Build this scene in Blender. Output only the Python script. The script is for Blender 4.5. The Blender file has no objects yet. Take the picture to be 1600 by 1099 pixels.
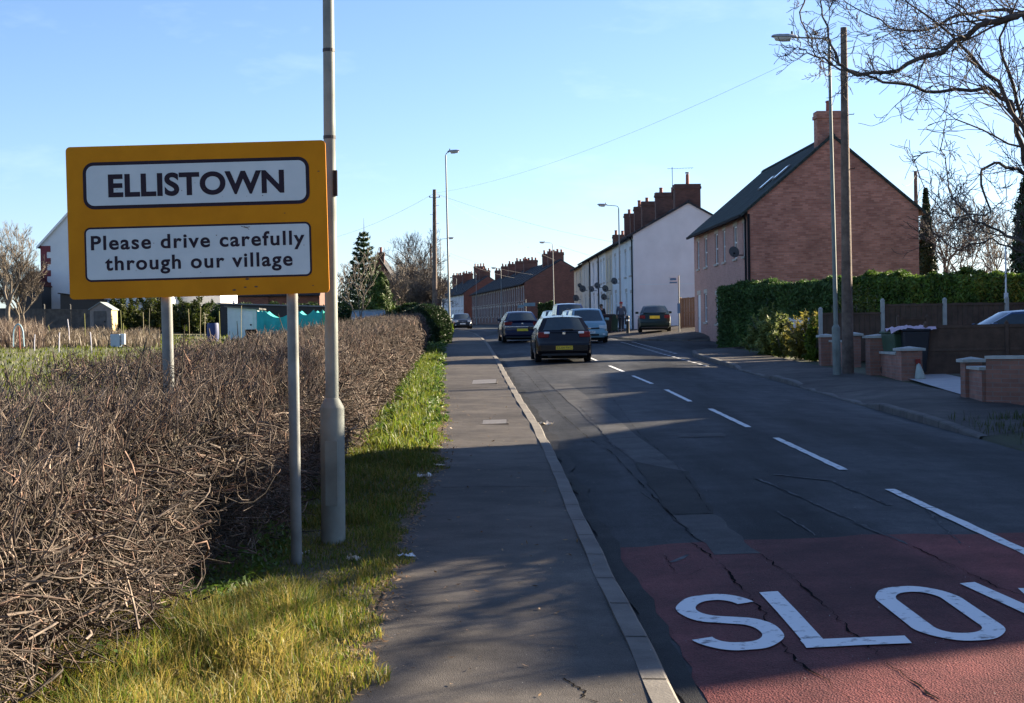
import bpy, bmesh, math, random
import numpy as np
from mathutils import Vector, Matrix
random.seed(11); rng = np.random.default_rng(11)
scn = bpy.context.scene
COL = scn.collection
R = math.radians

# ------------------------------------------------------------------ camera, sky, sun, exposure
FPX, W0, H0 = 2450.0, 1600.0, 1099.0
PITCH, ROLL = math.atan(22.5/FPX), 0.0145
cam_d = bpy.data.cameras.new('camera'); cam = bpy.data.objects.new('camera', cam_d); COL.objects.link(cam)
cam_d.sensor_fit = 'HORIZONTAL'; cam_d.sensor_width = 36; cam_d.lens = 36*FPX/W0
cam_d.clip_start = 0.05; cam_d.clip_end = 3000
CM = Matrix.Rotation(math.pi/2-PITCH, 3, 'X') @ Matrix.Rotation(-ROLL, 3, 'Z')
cam.matrix_world = CM.to_4x4()
scn.camera = cam
SUN_AZ, SUN_EL = 61.0, 17.5        # degrees to the right of the view, degrees above the ground
sd = Vector((math.sin(R(SUN_AZ))*math.cos(R(SUN_EL)), math.cos(R(SUN_AZ))*math.cos(R(SUN_EL)), math.sin(R(SUN_EL))))
sun_d = bpy.data.lights.new('sun', 'SUN'); sun_d.energy = 5.0; sun_d.angle = R(0.53); sun_d.color = (1.0, .84, .62)
sun = bpy.data.objects.new('sun', sun_d); COL.objects.link(sun)
sun.rotation_euler = sd.to_track_quat('Z', 'Y').to_euler()
wd = bpy.data.worlds.new('World'); scn.world = wd; wd.use_nodes = True
wn = wd.node_tree.nodes; wl = wd.node_tree.links
bgn = next(n for n in wn if n.type == 'BACKGROUND')
sky = wn.new('ShaderNodeTexSky'); sky.sky_type = 'NISHITA'; sky.sun_disc = False
sky.sun_elevation = R(SUN_EL); sky.sun_rotation = R(SUN_AZ)
sky.air_density = 0.85; sky.dust_density = 0.4; sky.ozone_density = 4.0; sky.altitude = 100
bgn.inputs['Strength'].default_value = 0.05
# faint wisps of high cloud: a pale mix that follows a stretched noise over the dome
tcw = wn.new('ShaderNodeTexCoord'); mpw = wn.new('ShaderNodeMapping')
mpw.inputs['Rotation'].default_value = (0, R(38), R(10)); mpw.inputs['Scale'].default_value = (7, 7, 21)
nzw = wn.new('ShaderNodeTexNoise'); nzw.inputs['Scale'].default_value = 1.3; nzw.inputs['Detail'].default_value = 7
nzw.inputs['Roughness'].default_value = .58
crw = wn.new('ShaderNodeValToRGB'); crw.color_ramp.elements[0].position = .56; crw.color_ramp.elements[1].position = .86
crw.color_ramp.elements[0].color = (0, 0, 0, 1); crw.color_ramp.elements[1].color = (.16, .16, .16, 1)
mxw = wn.new('ShaderNodeMix'); mxw.data_type = 'RGBA'; mxw.inputs['B'].default_value = (6.6, 7.4, 8.2, 1)
wl.new(tcw.outputs['Generated'], mpw.inputs['Vector']); wl.new(mpw.outputs[0], nzw.inputs['Vector'])
wl.new(nzw.outputs['Fac'], crw.inputs[0]); wl.new(crw.outputs[0], mxw.inputs['Factor'])
tnt = wn.new('ShaderNodeMix'); tnt.data_type = 'RGBA'; tnt.blend_type = 'MULTIPLY'; tnt.inputs['Factor'].default_value = 1; tnt.inputs['B'].default_value = (1.05, .968, 1.0, 1)
wl.new(sky.outputs[0], tnt.inputs['A']); wl.new(tnt.outputs['Result'], mxw.inputs['A']); wl.new(mxw.outputs['Result'], bgn.inputs['Color'])
scn.view_settings.view_transform = 'Standard'; scn.view_settings.look = 'None'
scn.view_settings.exposure = 2.3; scn.view_settings.gamma = 1.0
scn.cycles.max_bounces = 6; scn.cycles.transparent_max_bounces = 6

# ------------------------------------------------------------------ measuring helpers
def ray(px, py):
    return CM @ Vector(((px-W0/2)/FPX, -(py-H0/2)/FPX, -1.0))
def P(px, py, Y):
    """World point at distance Y ahead that is seen at a pixel of the 1600-wide photograph."""
    d = ray(px, py); return d*(Y/d.y)
_py = np.array([-60, 0, 50, 75, 110, 145, 250, 700, 2000.]); _pz = np.array([-3.1, -1.88, -.85, -.27, .33, .80, 1.7, 3.5, 8.])
_gy = np.arange(-80, 1600, 1.0); _gz = np.interp(_gy, _py, _pz)
_k = np.ones(13)/13; _gz = np.convolve(np.pad(_gz, 6, 'edge'), _k, 'valid')
def h(y): return float(np.interp(y, _gy, _gz))
KLP = [(-60, 1.3), (0, .85), (7.3, .72), (12.2, .6), (18, .51), (22.9, .4), (29.5, .18), (41.5, -.17), (50, -.4), (68, -.97), (85, -1.6), (100, -2.3),
       (120, -3.7), (144, -5.8), (165, -8.0), (200, -12.5), (230, -16.5), (300, -26), (420, -45), (700, -90)]
PLP = [(-60, -.75), (7, -.80), (9.4, -.77), (13.5, -.83), (17.2, -.78), (25, -1.07), (35, -1.55), (63, -2.7), (85, -3.4), (100, -4.1), (120, -5.5), (144, -7.6), (165, -9.8), (700, -92)]
HLP = [(-20, -2.15), (7, -2.1), (9.75, -2.0), (11.5, -1.85), (20.6, -2.1), (35, -2.65), (50, -3.15), (66, -3.75), (80, -4.5)]
KRP = [(-60, 6.9), (0, 6.4), (22.8, 6.2), (50, 6.2), (54, 6.25), (56.5, 6.5), (58.3, 7.2), (59.4, 8.4), (60.1, 11), (60.6, 22), (60.8, 45), (71.8, 45), (72.2, 22), (72.8, 11),
       (73.6, 8), (75.2, 6.5), (78, 5.8), (85, 5.2), (100, 4.5), (120, 3.0), (144, .9), (165, -1.3), (200, -5.8), (230, -9.8), (300, -19.5), (420, -38.5), (700, -83)]
def itp(tab):
    a = np.array(tab); return lambda y: float(np.interp(y, a[:, 0], a[:, 1]))
KL, PL, HL, KX = itp(KLP), itp(PLP), itp(HLP), itp(KRP)
def KM(y):   # right edge of the main carriageway, straight past the junction
    return float(np.interp(y, [50, 78], [6.2, 5.8])) if 50 < y < 78 else KX(y)
def zroad(x, y):
    a, b = KL(y), KM(y); t = min(1, max(0, (x-a)/(b-a)))
    return h(y) + .075*4*t*(1-t)
def kh(y):   # how far the right-hand kerb stands up: dropped at the driveways
    return float(np.interp(y, [20.5, 23.2, 26.6, 28.0, 33.5, 34.6, 37.4, 38.4, 43, 44.2, 58, 61, 73, 75, 500],
                              [.02, .11, .11, .025, .025, .10, .10, .03, .03, .12, .12, .12, .06, .10, .10]))
def zright(x, y):
    k = KX(y); d = max(0, x-k); base = .12
    f_ = min(1, max(0, (y-18.5)/4)); low = h(y) + .012 + .05*min(d, 3)
    t = min(1, d/.9); z = h(y) + kh(y)*(1-t) + base*t
    far = min(1, max(0, (y-62)/12)); z += far*.075*min(d, 5); return low*(1-f_)+z*f_
def zleft(x, y):
    k = KL(y); d = max(0, k-x); return h(y) + .105 + .010*min(d, 1.4) - .035*min(max(d-1.5, 0), 1) + .018*max(0, min(d-4, 34))
def G(x, y):
    if x < KL(y): return zleft(x, y)
    if x > KX(y): return zright(x, y)
    return zroad(x, y)
def ground(px, py, dz=0.0):
    """Where the sight line through a pixel meets the ground."""
    d = ray(px, py); prev = None
    for i in range(2600):
        Y = 4 + i*.1; q = d*(Y/d.y)
        if q.z <= G(q.x, q.y)+dz:
            a, b = Y-.1, Y
            for _ in range(20):
                m = (a+b)/2; q = d*(m/d.y)
                if q.z <= G(q.x, q.y)+dz: b = m
                else: a = m
            return q
    return d*(250/d.y)
def base(px, Y):
    """Ground point at distance Y ahead, under image column px (columns follow the camera's slight roll)."""
    x = (px-W0/2)/FPX*Y
    for _ in range(4):
        z = G(x, Y); q = Vector((x, Y, z)); c = CM.transposed() @ q
        x += ((px-W0/2)/FPX - c.x/-c.z)*Y
    return Vector((x, Y, G(x, Y)))

# ------------------------------------------------------------------ materials
MATS = {}
def mat(name, col, rough=.75, var=.15, scale=6.0, metal=0.0, bump=0.0, bscale=None, col2=None, spec=.5, coat=0.0, detail=5, trans=0.0, stops=(.3, .7), attr=None, alpha=1.0):
    if name in MATS: return MATS[name]
    m = bpy.data.materials.new(name); m.use_nodes = True; nt = m.node_tree; N = nt.nodes; L = nt.links
    b = N['Principled BSDF']; b.inputs['Roughness'].default_value = rough; b.inputs['Metallic'].default_value = metal
    b.inputs['Specular IOR Level'].default_value = spec; b.inputs['Coat Weight'].default_value = coat; b.inputs['Coat Roughness'].default_value = .06
    tc = N.new('ShaderNodeTexCoord'); nz = N.new('ShaderNodeTexNoise'); nz.inputs['Scale'].default_value = scale; nz.inputs['Detail'].default_value = detail
    nz.inputs['Roughness'].default_value = .6
    L.new(tc.outputs['Object'], nz.inputs['Vector'])
    cr = N.new('ShaderNodeValToRGB'); L.new(nz.outputs['Fac'], cr.inputs[0])
    c2 = col2 if col2 else tuple(min(1, c*(1+var)) for c in col); c1 = col if col2 else tuple(c*(1-var) for c in col)
    cr.color_ramp.elements[0].position, cr.color_ramp.elements[1].position = stops
    cr.color_ramp.elements[0].color = (*c1, 1); cr.color_ramp.elements[1].color = (*c2, 1)
    out = cr.outputs[0]
    if attr:
        at = N.new('ShaderNodeAttribute'); at.attribute_name = attr
        mx = N.new('ShaderNodeMix'); mx.data_type = 'RGBA'; mx.blend_type = 'MULTIPLY'; mx.inputs['Factor'].default_value = 1
        L.new(out, mx.inputs['A']); L.new(at.outputs['Color'], mx.inputs['B']); out = mx.outputs['Result']
    L.new(out, b.inputs['Base Color'])
    if bump:
        n2 = N.new('ShaderNodeTexNoise'); n2.inputs['Scale'].default_value = bscale or scale*4; n2.inputs['Detail'].default_value = 4
        L.new(tc.outputs['Object'], n2.inputs['Vector'])
        bp = N.new('ShaderNodeBump'); bp.inputs['Strength'].default_value = bump; bp.inputs['Distance'].default_value = .02
        L.new(n2.outputs['Fac'], bp.inputs['Height']); L.new(bp.outputs[0], b.inputs['Normal'])
    if trans:
        b.inputs['Transmission Weight'].default_value = trans
    if alpha < 1: b.inputs['Alpha'].default_value = alpha
    MATS[name] = m; return m
def leafmat(name, c1, c2, rough=.55, thin=.35, scale=1.2, attr=None, stops=(.35, .65)):
    """Thin leaf: light also passes through to the far side."""
    if name in MATS: return MATS[name]
    m = mat(name, c1, rough, col2=c2, scale=scale, attr=attr, stops=stops, spec=.35); nt = m.node_tree; N = nt.nodes; L = nt.links
    b = N['Principled BSDF']; src = b.inputs['Base Color'].links[0].from_socket
    tr = N.new('ShaderNodeBsdfTranslucent'); L.new(src, tr.inputs['Color'])
    ms = N.new('ShaderNodeMixShader'); ms.inputs[0].default_value = thin
    L.new(b.outputs[0], ms.inputs[1]); L.new(tr.outputs[0], ms.inputs[2])
    L.new(ms.outputs[0], N['Material Output'].inputs['Surface']); return m
def brickmat(name, c1, c2, mortar, rough=.85, stain=.25):
    if name in MATS: return MATS[name]
    m = bpy.data.materials.new(name); m.use_nodes = True; nt = m.node_tree; N = nt.nodes; L = nt.links
    b = N['Principled BSDF']; b.inputs['Roughness'].default_value = rough
    uv = N.new('ShaderNodeUVMap'); uv.uv_map = 'UVMap'
    br = N.new('ShaderNodeTexBrick'); br.inputs['Scale'].default_value = 1.0
    br.inputs['Brick Width'].default_value = .225; br.inputs['Row Height'].default_value = .075; br.inputs['Mortar Size'].default_value = .006
    br.inputs['Color1'].default_value = (*c1, 1); br.inputs['Color2'].default_value = (*c2, 1); br.inputs['Mortar'].default_value = (*mortar, 1)
    L.new(uv.outputs[0], br.inputs['Vector'])
    nz = N.new('ShaderNodeTexNoise'); nz.inputs['Scale'].default_value = .9; nz.inputs['Detail'].default_value = 6; nz.inputs['Roughness'].default_value = .65
    L.new(uv.outputs[0], nz.inputs['Vector'])
    cr = N.new('ShaderNodeValToRGB'); cr.color_ramp.elements[0].position = .3; cr.color_ramp.elements[1].position = .72
    cr.color_ramp.elements[0].color = (1-stain, 1-stain, 1-stain, 1); cr.color_ramp.elements[1].color = (1+stain*.4,)*3 + (1,)
    L.new(nz.outputs['Fac'], cr.inputs[0])
    mx = N.new('ShaderNodeMix'); mx.data_type = 'RGBA'; mx.blend_type = 'MULTIPLY'; mx.inputs['Factor'].default_value = 1
    L.new(br.outputs['Color'], mx.inputs['A']); L.new(cr.outputs[0], mx.inputs['B']); L.new(mx.outputs['Result'], b.inputs['Base Color'])
    bp = N.new('ShaderNodeBump'); bp.inputs['Strength'].default_value = .35; bp.inputs['Distance'].default_value = .008; bp.invert = True
    L.new(br.outputs['Fac'], bp.inputs['Height']); L.new(bp.outputs[0], b.inputs['Normal'])
    MATS[name] = m; return m

# ------------------------------------------------------------------ mesh helpers
class MB:
    def __init__(s): s.v = []; s.f = []; s.mi = []; s.cur = 0
    def add(s, verts, faces):
        o = len(s.v); s.v.extend([tuple(v) for v in verts])
        for f in faces: s.f.append(tuple(i+o for i in f)); s.mi.append(s.cur)
        return s
    def box(s, x0, y0, z0, x1, y1, z1, M=None):
        vs = [Vector(p) for p in ((x0,y0,z0),(x1,y0,z0),(x1,y1,z0),(x0,y1,z0),(x0,y0,z1),(x1,y0,z1),(x1,y1,z1),(x0,y1,z1))]
        if M is not None: vs = [M @ v for v in vs]
        return s.add(vs, [(0,3,2,1),(4,5,6,7),(0,1,5,4),(1,2,6,5),(2,3,7,6),(3,0,4,7)])
    def quad(s, a, b, c, d): return s.add([a, b, c, d], [(0,1,2,3)])
    def tube(s, pts, rad, n=6, cap=True):
        pts = [Vector(p) for p in pts]
        if not hasattr(rad, '__len__'): rad = [rad]*len(pts)
        o = len(s.v); ref = None
        for i, p in enumerate(pts):
            t = (pts[min(i+1, len(pts)-1)]-pts[max(i-1, 0)])
            if t.length < 1e-9: t = Vector((0, 0, 1))
            t.normalize()
            if ref is None: ref = t.orthogonal().normalized()
            a = (ref - t*ref.dot(t))
            if a.length < 1e-6: a = t.orthogonal()
            a.normalize(); ref = a; b = t.cross(a)
            for k in range(n):
                w = 2*math.pi*k/n; s.v.append(tuple(p+(a*math.cos(w)+b*math.sin(w))*rad[i]))
        for i in range(len(pts)-1):
            for k in range(n):
                s.f.append((o+i*n+k, o+i*n+(k+1)%n, o+(i+1)*n+(k+1)%n, o+(i+1)*n+k)); s.mi.append(s.cur)
        if cap and n > 2:
            s.f.append(tuple(o+k for k in reversed(range(n)))); s.mi.append(s.cur)
            s.f.append(tuple(o+(len(pts)-1)*n+k for k in range(n))); s.mi.append(s.cur)
        return s
    def lathe(s, prof, c=(0, 0, 0), n=16, M=None):
        o = len(s.v)
        for r, z in prof:
            for k in range(n):
                w = 2*math.pi*k/n; p = Vector((c[0]+r*math.cos(w), c[1]+r*math.sin(w), c[2]+z))
                s.v.append(tuple(M @ p if M is not None else p))
        for i in range(len(prof)-1):
            for k in range(n):
                s.f.append((o+i*n+k, o+i*n+(k+1)%n, o+(i+1)*n+(k+1)%n, o+(i+1)*n+k)); s.mi.append(s.cur)
        s.f.append(tuple(o+k for k in reversed(range(n)))); s.mi.append(s.cur)
        s.f.append(tuple(o+(len(prof)-1)*n+k for k in range(n))); s.mi.append(s.cur)
        return s
    def prism(s, poly, axis, a, b):
        """Extrude a 2-D polygon along axis 'x','y' or 'z' from a to b."""
        def m(p, t): return {'x': (t, p[0], p[1]), 'y': (p[0], t, p[1]), 'z': (p[0], p[1], t)}[axis]
        n = len(poly); vs = [m(p, a) for p in poly] + [m(p, b) for p in poly]
        return s.add(vs, [tuple(reversed(range(n))), tuple(range(n, 2*n))] + [(i, (i+1)%n, n+(i+1)%n, n+i) for i in range(n)])
    def grid(s, rows):
        o = len(s.v); n = len(rows[0])
        for r in rows: s.v.extend([tuple(p) for p in r])
        for i in range(len(rows)-1):
            for j in range(n-1):
                s.f.append((o+i*n+j, o+i*n+j+1, o+(i+1)*n+j+1, o+(i+1)*n+j)); s.mi.append(s.cur)
        return s
    def build(s, name, m, parent=None, smooth=False, bevel=0, uv=False, fix=True, split=None):
        me = bpy.data.meshes.new(name); me.from_pydata(s.v, [], s.f)
        ms = m if isinstance(m, (list, tuple)) else [m]
        for q in ms: me.materials.append(q)
        if len(ms) > 1: me.polygons.foreach_set('material_index', s.mi)
        if fix:
            bm = bmesh.new(); bm.from_mesh(me); bmesh.ops.recalc_face_normals(bm, faces=bm.faces); bm.to_mesh(me); bm.free()
        if uv: box_uv(me)
        if smooth: me.polygons.foreach_set('use_smooth', [True]*len(me.polygons))
        me.update()
        o = bpy.data.objects.new(name, me); COL.objects.link(o)
        if parent is not None: o.parent = parent
        if bevel:
            md = o.modifiers.new('edge', 'BEVEL'); md.width = bevel; md.segments = 2; md.limit_method = 'ANGLE'; md.angle_limit = R(40)
        if split:
            md = o.modifiers.new('split', 'EDGE_SPLIT'); md.split_angle = R(split)
        return o
def box_uv(me):
    uvl = me.uv_layers.new(name='UVMap')
    for p in me.polygons:
        n = p.normal
        for li in p.loop_indices:
            c = me.vertices[me.loops[li].vertex_index].co
            if abs(n.z) > .8: uvl.data[li].uv = (c.x, c.y)
            elif abs(n.x) > abs(n.y): uvl.data[li].uv = (c.y, c.z)
            else: uvl.data[li].uv = (c.x, c.z)
def npmesh(name, V, F, m, parent=None, col=None, smooth=False):
    """One mesh from arrays: V (n,3), F (m,k) with k = 3 or 4."""
    me = bpy.data.meshes.new(name); V = np.ascontiguousarray(V, np.float32); F = np.ascontiguousarray(F, np.int32); k = F.shape[1]
    me.vertices.add(len(V)); me.vertices.foreach_set('co', V.ravel())
    me.loops.add(F.size); me.loops.foreach_set('vertex_index', F.ravel())
    me.polygons.add(len(F)); me.polygons.foreach_set('loop_start', np.arange(0, F.size, k, dtype=np.int32))
    if smooth: me.polygons.foreach_set('use_smooth', np.ones(len(F), bool))
    me.update(calc_edges=True)
    if col is not None:
        at = me.attributes.new('tint', 'FLOAT_COLOR', 'POINT'); c = np.ones((len(V), 4), np.float32); c[:, :3] = col; at.data.foreach_set('color', c.ravel())
    me.materials.append(m)
    o = bpy.data.objects.new(name, me); COL.objects.link(o)
    if parent is not None: o.parent = parent
    return o
def tag(o, label=None, cat=None, group=None, kind=None):
    if label: o['label'] = label
    if cat: o['category'] = cat
    if group: o['group'] = group
    if kind: o['kind'] = kind
    return o
def thing(name, label, cat, loc=(0, 0, 0), rz=0.0, group=None):
    o = bpy.data.objects.new(name, None); COL.objects.link(o); o.empty_display_size = .2
    o.location = loc; o.rotation_euler = (0, 0, rz); return tag(o, label, cat, group)
def copy_tree(o, parent=None):
    c = o.copy(); COL.objects.link(c)
    if parent is not None: c.parent = parent
    for ch in list(o.children): copy_tree(ch, c)
    return c
def twigs(n, p0, d, L, r, bend=.25, segs=2, taper=.35):
    """Vectorised bent three-sided sticks. p0,d (n,3), L,r (n,) -> V,F."""
    d = d/np.linalg.norm(d, axis=1, keepdims=True)
    ref = np.where(np.abs(d[:, 2:3]) < .9, np.array([[0, 0, 1.]]), np.array([[1., 0, 0]]))
    a = np.cross(d, ref); a /= np.linalg.norm(a, axis=1, keepdims=True); b = np.cross(d, a)
    ph = rng.uniform(0, 2*np.pi, n)[:, None]; side = a*np.cos(ph)+b*np.sin(ph)
    kink = rng.normal(0, bend, n)[:, None]*L[:, None]
    V = np.zeros((n, (segs+1)*3, 3)); S = np.linspace(0, 1, segs+1)
    for i, s in enumerate(S):
        c = p0 + d*(L*s)[:, None] + side*kink*(4*s*(1-s))*.5
        rr = (r*(1-(1-taper)*s))[:, None]
        for k in range(3):
            w = 2*np.pi*k/3; V[:, i*3+k] = c + (a*np.cos(w)+b*np.sin(w))*rr
    f = [(i*3+k, i*3+(k+1)%3, (i+1)*3+(k+1)%3, (i+1)*3+k) for i in range(segs) for k in range(3)]
    F = (np.array(f)[None]+(np.arange(n)*(segs+1)*3)[:, None, None]).reshape(-1, 4)
    return V.reshape(-1, 3), F
def leaves(n, p, nrm, size, aspect=1.6, spread=.8):
    """n small four-cornered leaves round points p facing roughly nrm."""
    d = nrm + rng.normal(0, spread, (n, 3)); d /= np.linalg.norm(d, axis=1, keepdims=True)
    t = rng.normal(0, 1, (n, 3)); t -= d*(t*d).sum(1, keepdims=True); t /= np.linalg.norm(t, axis=1, keepdims=True); b = np.cross(d, t)
    sz = np.broadcast_to(size, (n,))[:, None]
    V = np.stack([p-t*sz*aspect, p+b*sz*.6-d*sz*.15, p+t*sz*aspect, p-b*sz*.6-d*sz*.15], 1).reshape(-1, 3)
    return V, np.arange(n*4).reshape(-1, 4)
def blades(p, Hh, w, lean, cols, segs=2):
    """Grass blades: tapering bent strips. p (n,3)."""
    n = len(p); az = rng.uniform(0, 2*np.pi, n); sd_ = np.stack([np.cos(az), np.sin(az), np.zeros(n)], 1)
    la = rng.uniform(0, 2*np.pi, n); ld = np.stack([np.cos(la), np.sin(la), np.zeros(n)], 1)*lean[:, None]
    V = np.zeros((n, 5, 3))
    V[:, 0] = p-sd_*w[:, None]; V[:, 1] = p+sd_*w[:, None]
    mid = p+ld*.3+np.stack([np.zeros(n)]*2+[Hh*.6], 1)
    V[:, 2] = mid+sd_*(w*.75)[:, None]; V[:, 3] = mid-sd_*(w*.75)[:, None]
    V[:, 4] = p+ld+np.stack([np.zeros(n)]*2+[Hh*np.clip(1-lean/Hh*.25, .4, 1)], 1)
    o = (np.arange(n)*5)[:, None]
    F = np.concatenate([o+np.array([[0, 1, 2]]), o+np.array([[0, 2, 3]]), o+np.array([[3, 2, 4]])], 0)
    return V.reshape(-1, 3), F, np.repeat(cols, 5, 0)
# ------------------------------------------------------------------ ground, road, pavements
def roadmat(name, base_c, worn_c, bump=.5, streak=True):
    if name in MATS: return MATS[name]
    m = bpy.data.materials.new(name); m.use_nodes = True; nt = m.node_tree; N = nt.nodes; L = nt.links
    b = N['Principled BSDF']; b.inputs['Roughness'].default_value = .72; b.inputs['Specular IOR Level'].default_value = .08
    tc = N.new('ShaderNodeTexCoord')
    big = N.new('ShaderNodeTexNoise'); big.inputs['Scale'].default_value = .35; big.inputs['Detail'].default_value = 8; big.inputs['Roughness'].default_value = .62
    mp = N.new('ShaderNodeMapping'); mp.inputs['Scale'].default_value = (1.6, .22, 1) if streak else (1, 1, 1)
    L.new(tc.outputs['Object'], mp.inputs['Vector']); L.new(mp.outputs[0], big.inputs['Vector'])
    c1 = N.new('ShaderNodeValToRGB'); c1.color_ramp.elements[0].position = .36; c1.color_ramp.elements[1].position = .68
    c1.color_ramp.elements[0].color = (*base_c, 1); c1.color_ramp.elements[1].color = (*worn_c, 1); L.new(big.outputs['Fac'], c1.inputs[0])
    fine = N.new('ShaderNodeTexVoronoi'); fine.inputs['Scale'].default_value = 90 if streak else 170; L.new(tc.outputs['Object'], fine.inputs['Vector'])
    c2 = N.new('ShaderNodeValToRGB'); c2.color_ramp.elements[0].position = 0; c2.color_ramp.elements[1].position = 1
    c2.color_ramp.elements[0].color = (.72, .72, .72, 1); c2.color_ramp.elements[1].color = (1.32, 1.30, 1.27, 1); L.new(fine.outputs['Color'], c2.inputs[0])
    mx = N.new('ShaderNodeMix'); mx.data_type = 'RGBA'; mx.blend_type = 'MULTIPLY'; mx.inputs['Factor'].default_value = 1
    L.new(c1.outputs[0], mx.inputs['A']); L.new(c2.outputs[0], mx.inputs['B'])
    md = N.new('ShaderNodeTexNoise'); md.inputs['Scale'].default_value = 1.9; md.inputs['Detail'].default_value = 9; md.inputs['Roughness'].default_value = .68; L.new(tc.outputs['Object'], md.inputs['Vector'])
    c3 = N.new('ShaderNodeValToRGB'); c3.color_ramp.elements[0].position = .3; c3.color_ramp.elements[1].position = .7
    c3.color_ramp.elements[0].color = (.60, .61, .63, 1); c3.color_ramp.elements[1].color = (1.34, 1.33, 1.31, 1); L.new(md.outputs['Fac'], c3.inputs[0])
    m2 = N.new('ShaderNodeMix'); m2.data_type = 'RGBA'; m2.blend_type = 'MULTIPLY'; m2.inputs['Factor'].default_value = 1
    L.new(mx.outputs['Result'], m2.inputs['A']); L.new(c3.outputs[0], m2.inputs['B']); L.new(m2.outputs['Result'], b.inputs['Base Color'])
    bp = N.new('ShaderNodeBump'); bp.inputs['Strength'].default_value = bump; bp.inputs['Distance'].default_value = .006
    L.new(fine.outputs['Distance'], bp.inputs['Height']); L.new(bp.outputs[0], b.inputs['Normal'])
    MATS[name] = m; return m
M_road = roadmat('asphalt', (.016, .018, .021), (.086, .090, .097))
M_pave = roadmat('footway_asphalt', (.060, .055, .051), (.108, .099, .091), bump=.35, streak=False)
M_patch_d = roadmat('dark_asphalt_patch', (.024, .025, .026), (.040, .040, .041), bump=.6, streak=False)
M_patch_l = roadmat('pale_asphalt_patch', (.060, .061, .063), (.092, .092, .093), streak=False)
M_red = roadmat('red_road_surface', (.085, .032, .033), (.205, .064, .061), bump=.8)
M_kerb = mat('kerb_concrete', (.085, .077, .068), .85, col2=(.165, .15, .13), scale=2.5, bump=.2, bscale=60)
M_kerb_d = mat('kerb_concrete_dark', (.075, .070, .065), .9, col2=(.15, .14, .125), scale=2.5, bump=.3, bscale=60)
M_paint = mat('road_paint', (.20, .20, .20), .7, col2=(.70, .715, .71), stops=(.33, .44), scale=11, bump=.2, bscale=80)
M_paint_worn = mat('worn_road_paint', (.22, .22, .22), .7, col2=(.62, .62, .62), scale=9, stops=(.35, .6))
M_crack = mat('crack_dark', (.016, .015, .015), .95, var=.3, spec=0)
M_soil = mat('field_ground', (.045, .060, .016), .95, col2=(.10, .088, .040), scale=.5, bump=.6, bscale=9, stops=(.4, .62))
M_verge = mat('verge_soil', (.045, .048, .018), .95, col2=(.095, .072, .042), scale=2.2, bump=.8, bscale=25)
M_dirt = mat('dirt_edge', (.045, .042, .030), .95, col2=(.070, .080, .028), scale=1.4, bump=.8, bscale=22)

ys = sorted(set([-30, -15, -5] + list(np.arange(0, 58, 1.0)) + list(np.arange(58, 62, .25)) + list(np.arange(62, 71.5, 1.5)) + list(np.arange(71.5, 79, .25))
                + list(np.arange(79, 120, 2.)) + list(np.arange(120, 300, 5.)) + [320, 360, 420, 500, 600, 700] + [float(a) for a, _ in KRP if a > -30]))
ys = [float(y) for y in ys]
def rows(fn_x, zf, ylist=ys): return [[Vector((x, y, zf(x, y))) for x in fn_x(y)] for y in ylist]
def rx(y):
    a, m, b = KL(y), KM(y), KX(y)
    xs = [a+(m-a)*t for t in np.linspace(0, 1, 11)]
    return xs + [m+max(.02, b-m)*t for t in (.04, .15, .35, .65, 1.0)] if b > m+.05 else xs+[m+(b-m+.001)*t for t in (.2, .4, .6, .8, 1)]
road = tag(MB().grid(rows(rx, zroad)).build('road', M_road, smooth=True, fix=False), kind='structure', label='worn grey village road rising and bending left past the terraces', cat='road')
tag(MB().grid(rows(lambda y: [PL(y)-.03+(KL(y)-.03-PL(y)+.03)*t for t in np.linspace(0, 1, 5)], zleft)).build('pavement', M_pave, smooth=True, fix=False),
    kind='structure', label='narrow dark asphalt footway beside the bare hedge', cat='pavement')
def prx(y):
    k = KX(y); e = max(k+.5, 8.3 if y < 60 else k+2.2)
    if y >= 59.4 and y <= 73.6: e = max(e, 44.9+.1)
    return [k+.03+(e-k-.03)*t for t in (0, .08, .2, .45, .7, 1)]
tag(MB().grid(rows(prx, zright, [y for y in ys if 20.9 <= y <= 60.9])).build('pavement', M_pave, smooth=True, fix=False),
    kind='structure', label='wide shaded footway in front of the low brick walls', cat='pavement')
tag(MB().grid(rows(lambda y: [KX(y)+.03+d for d in (0, .4, .9, 2, 5, 9, 14, 20)], zright, [y for y in ys if 71.9 <= y <= 400])).build('pavement', M_pave, smooth=True, fix=False),
    kind='structure', label='far footway in front of the white terrace beyond the junction', cat='pavement')
# verge, field, garden ground: one sheet either side out to the horizon
tag(MB().grid(rows(lambda y: [HL(y)-1.7]+[HL(y)-.9+(PL(y)+.02-HL(y)+.9)*t for t in (0, .25, .5, .75, 1)], lambda x, y: zleft(x, y)+.012-.02*(x > PL(y)), [y for y in ys if y <= 80])).build('verge', M_verge, smooth=True, fix=False),
    kind='structure', label='grass verge strip between footway and hedge', cat='verge')
tag(MB().grid(rows(lambda y: [-700, -300, -120, -60, -44, -34, -26, -18] + [min(PL(y), -2.0)-d for d in (9, 5, 2.5, 1.0, .25, -.1)] if PL(y) > -9 else
                   [-700, -400, -240, -170, -140, -120, -110, -100] + [PL(y)-d for d in (8, 5, 2.5, 1.0, .25, -.1)], lambda x, y: zleft(x, y)-.03)).build('field', M_soil, smooth=True, fix=False),
    kind='structure', label='rough allotment field behind the hedge', cat='field')
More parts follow.
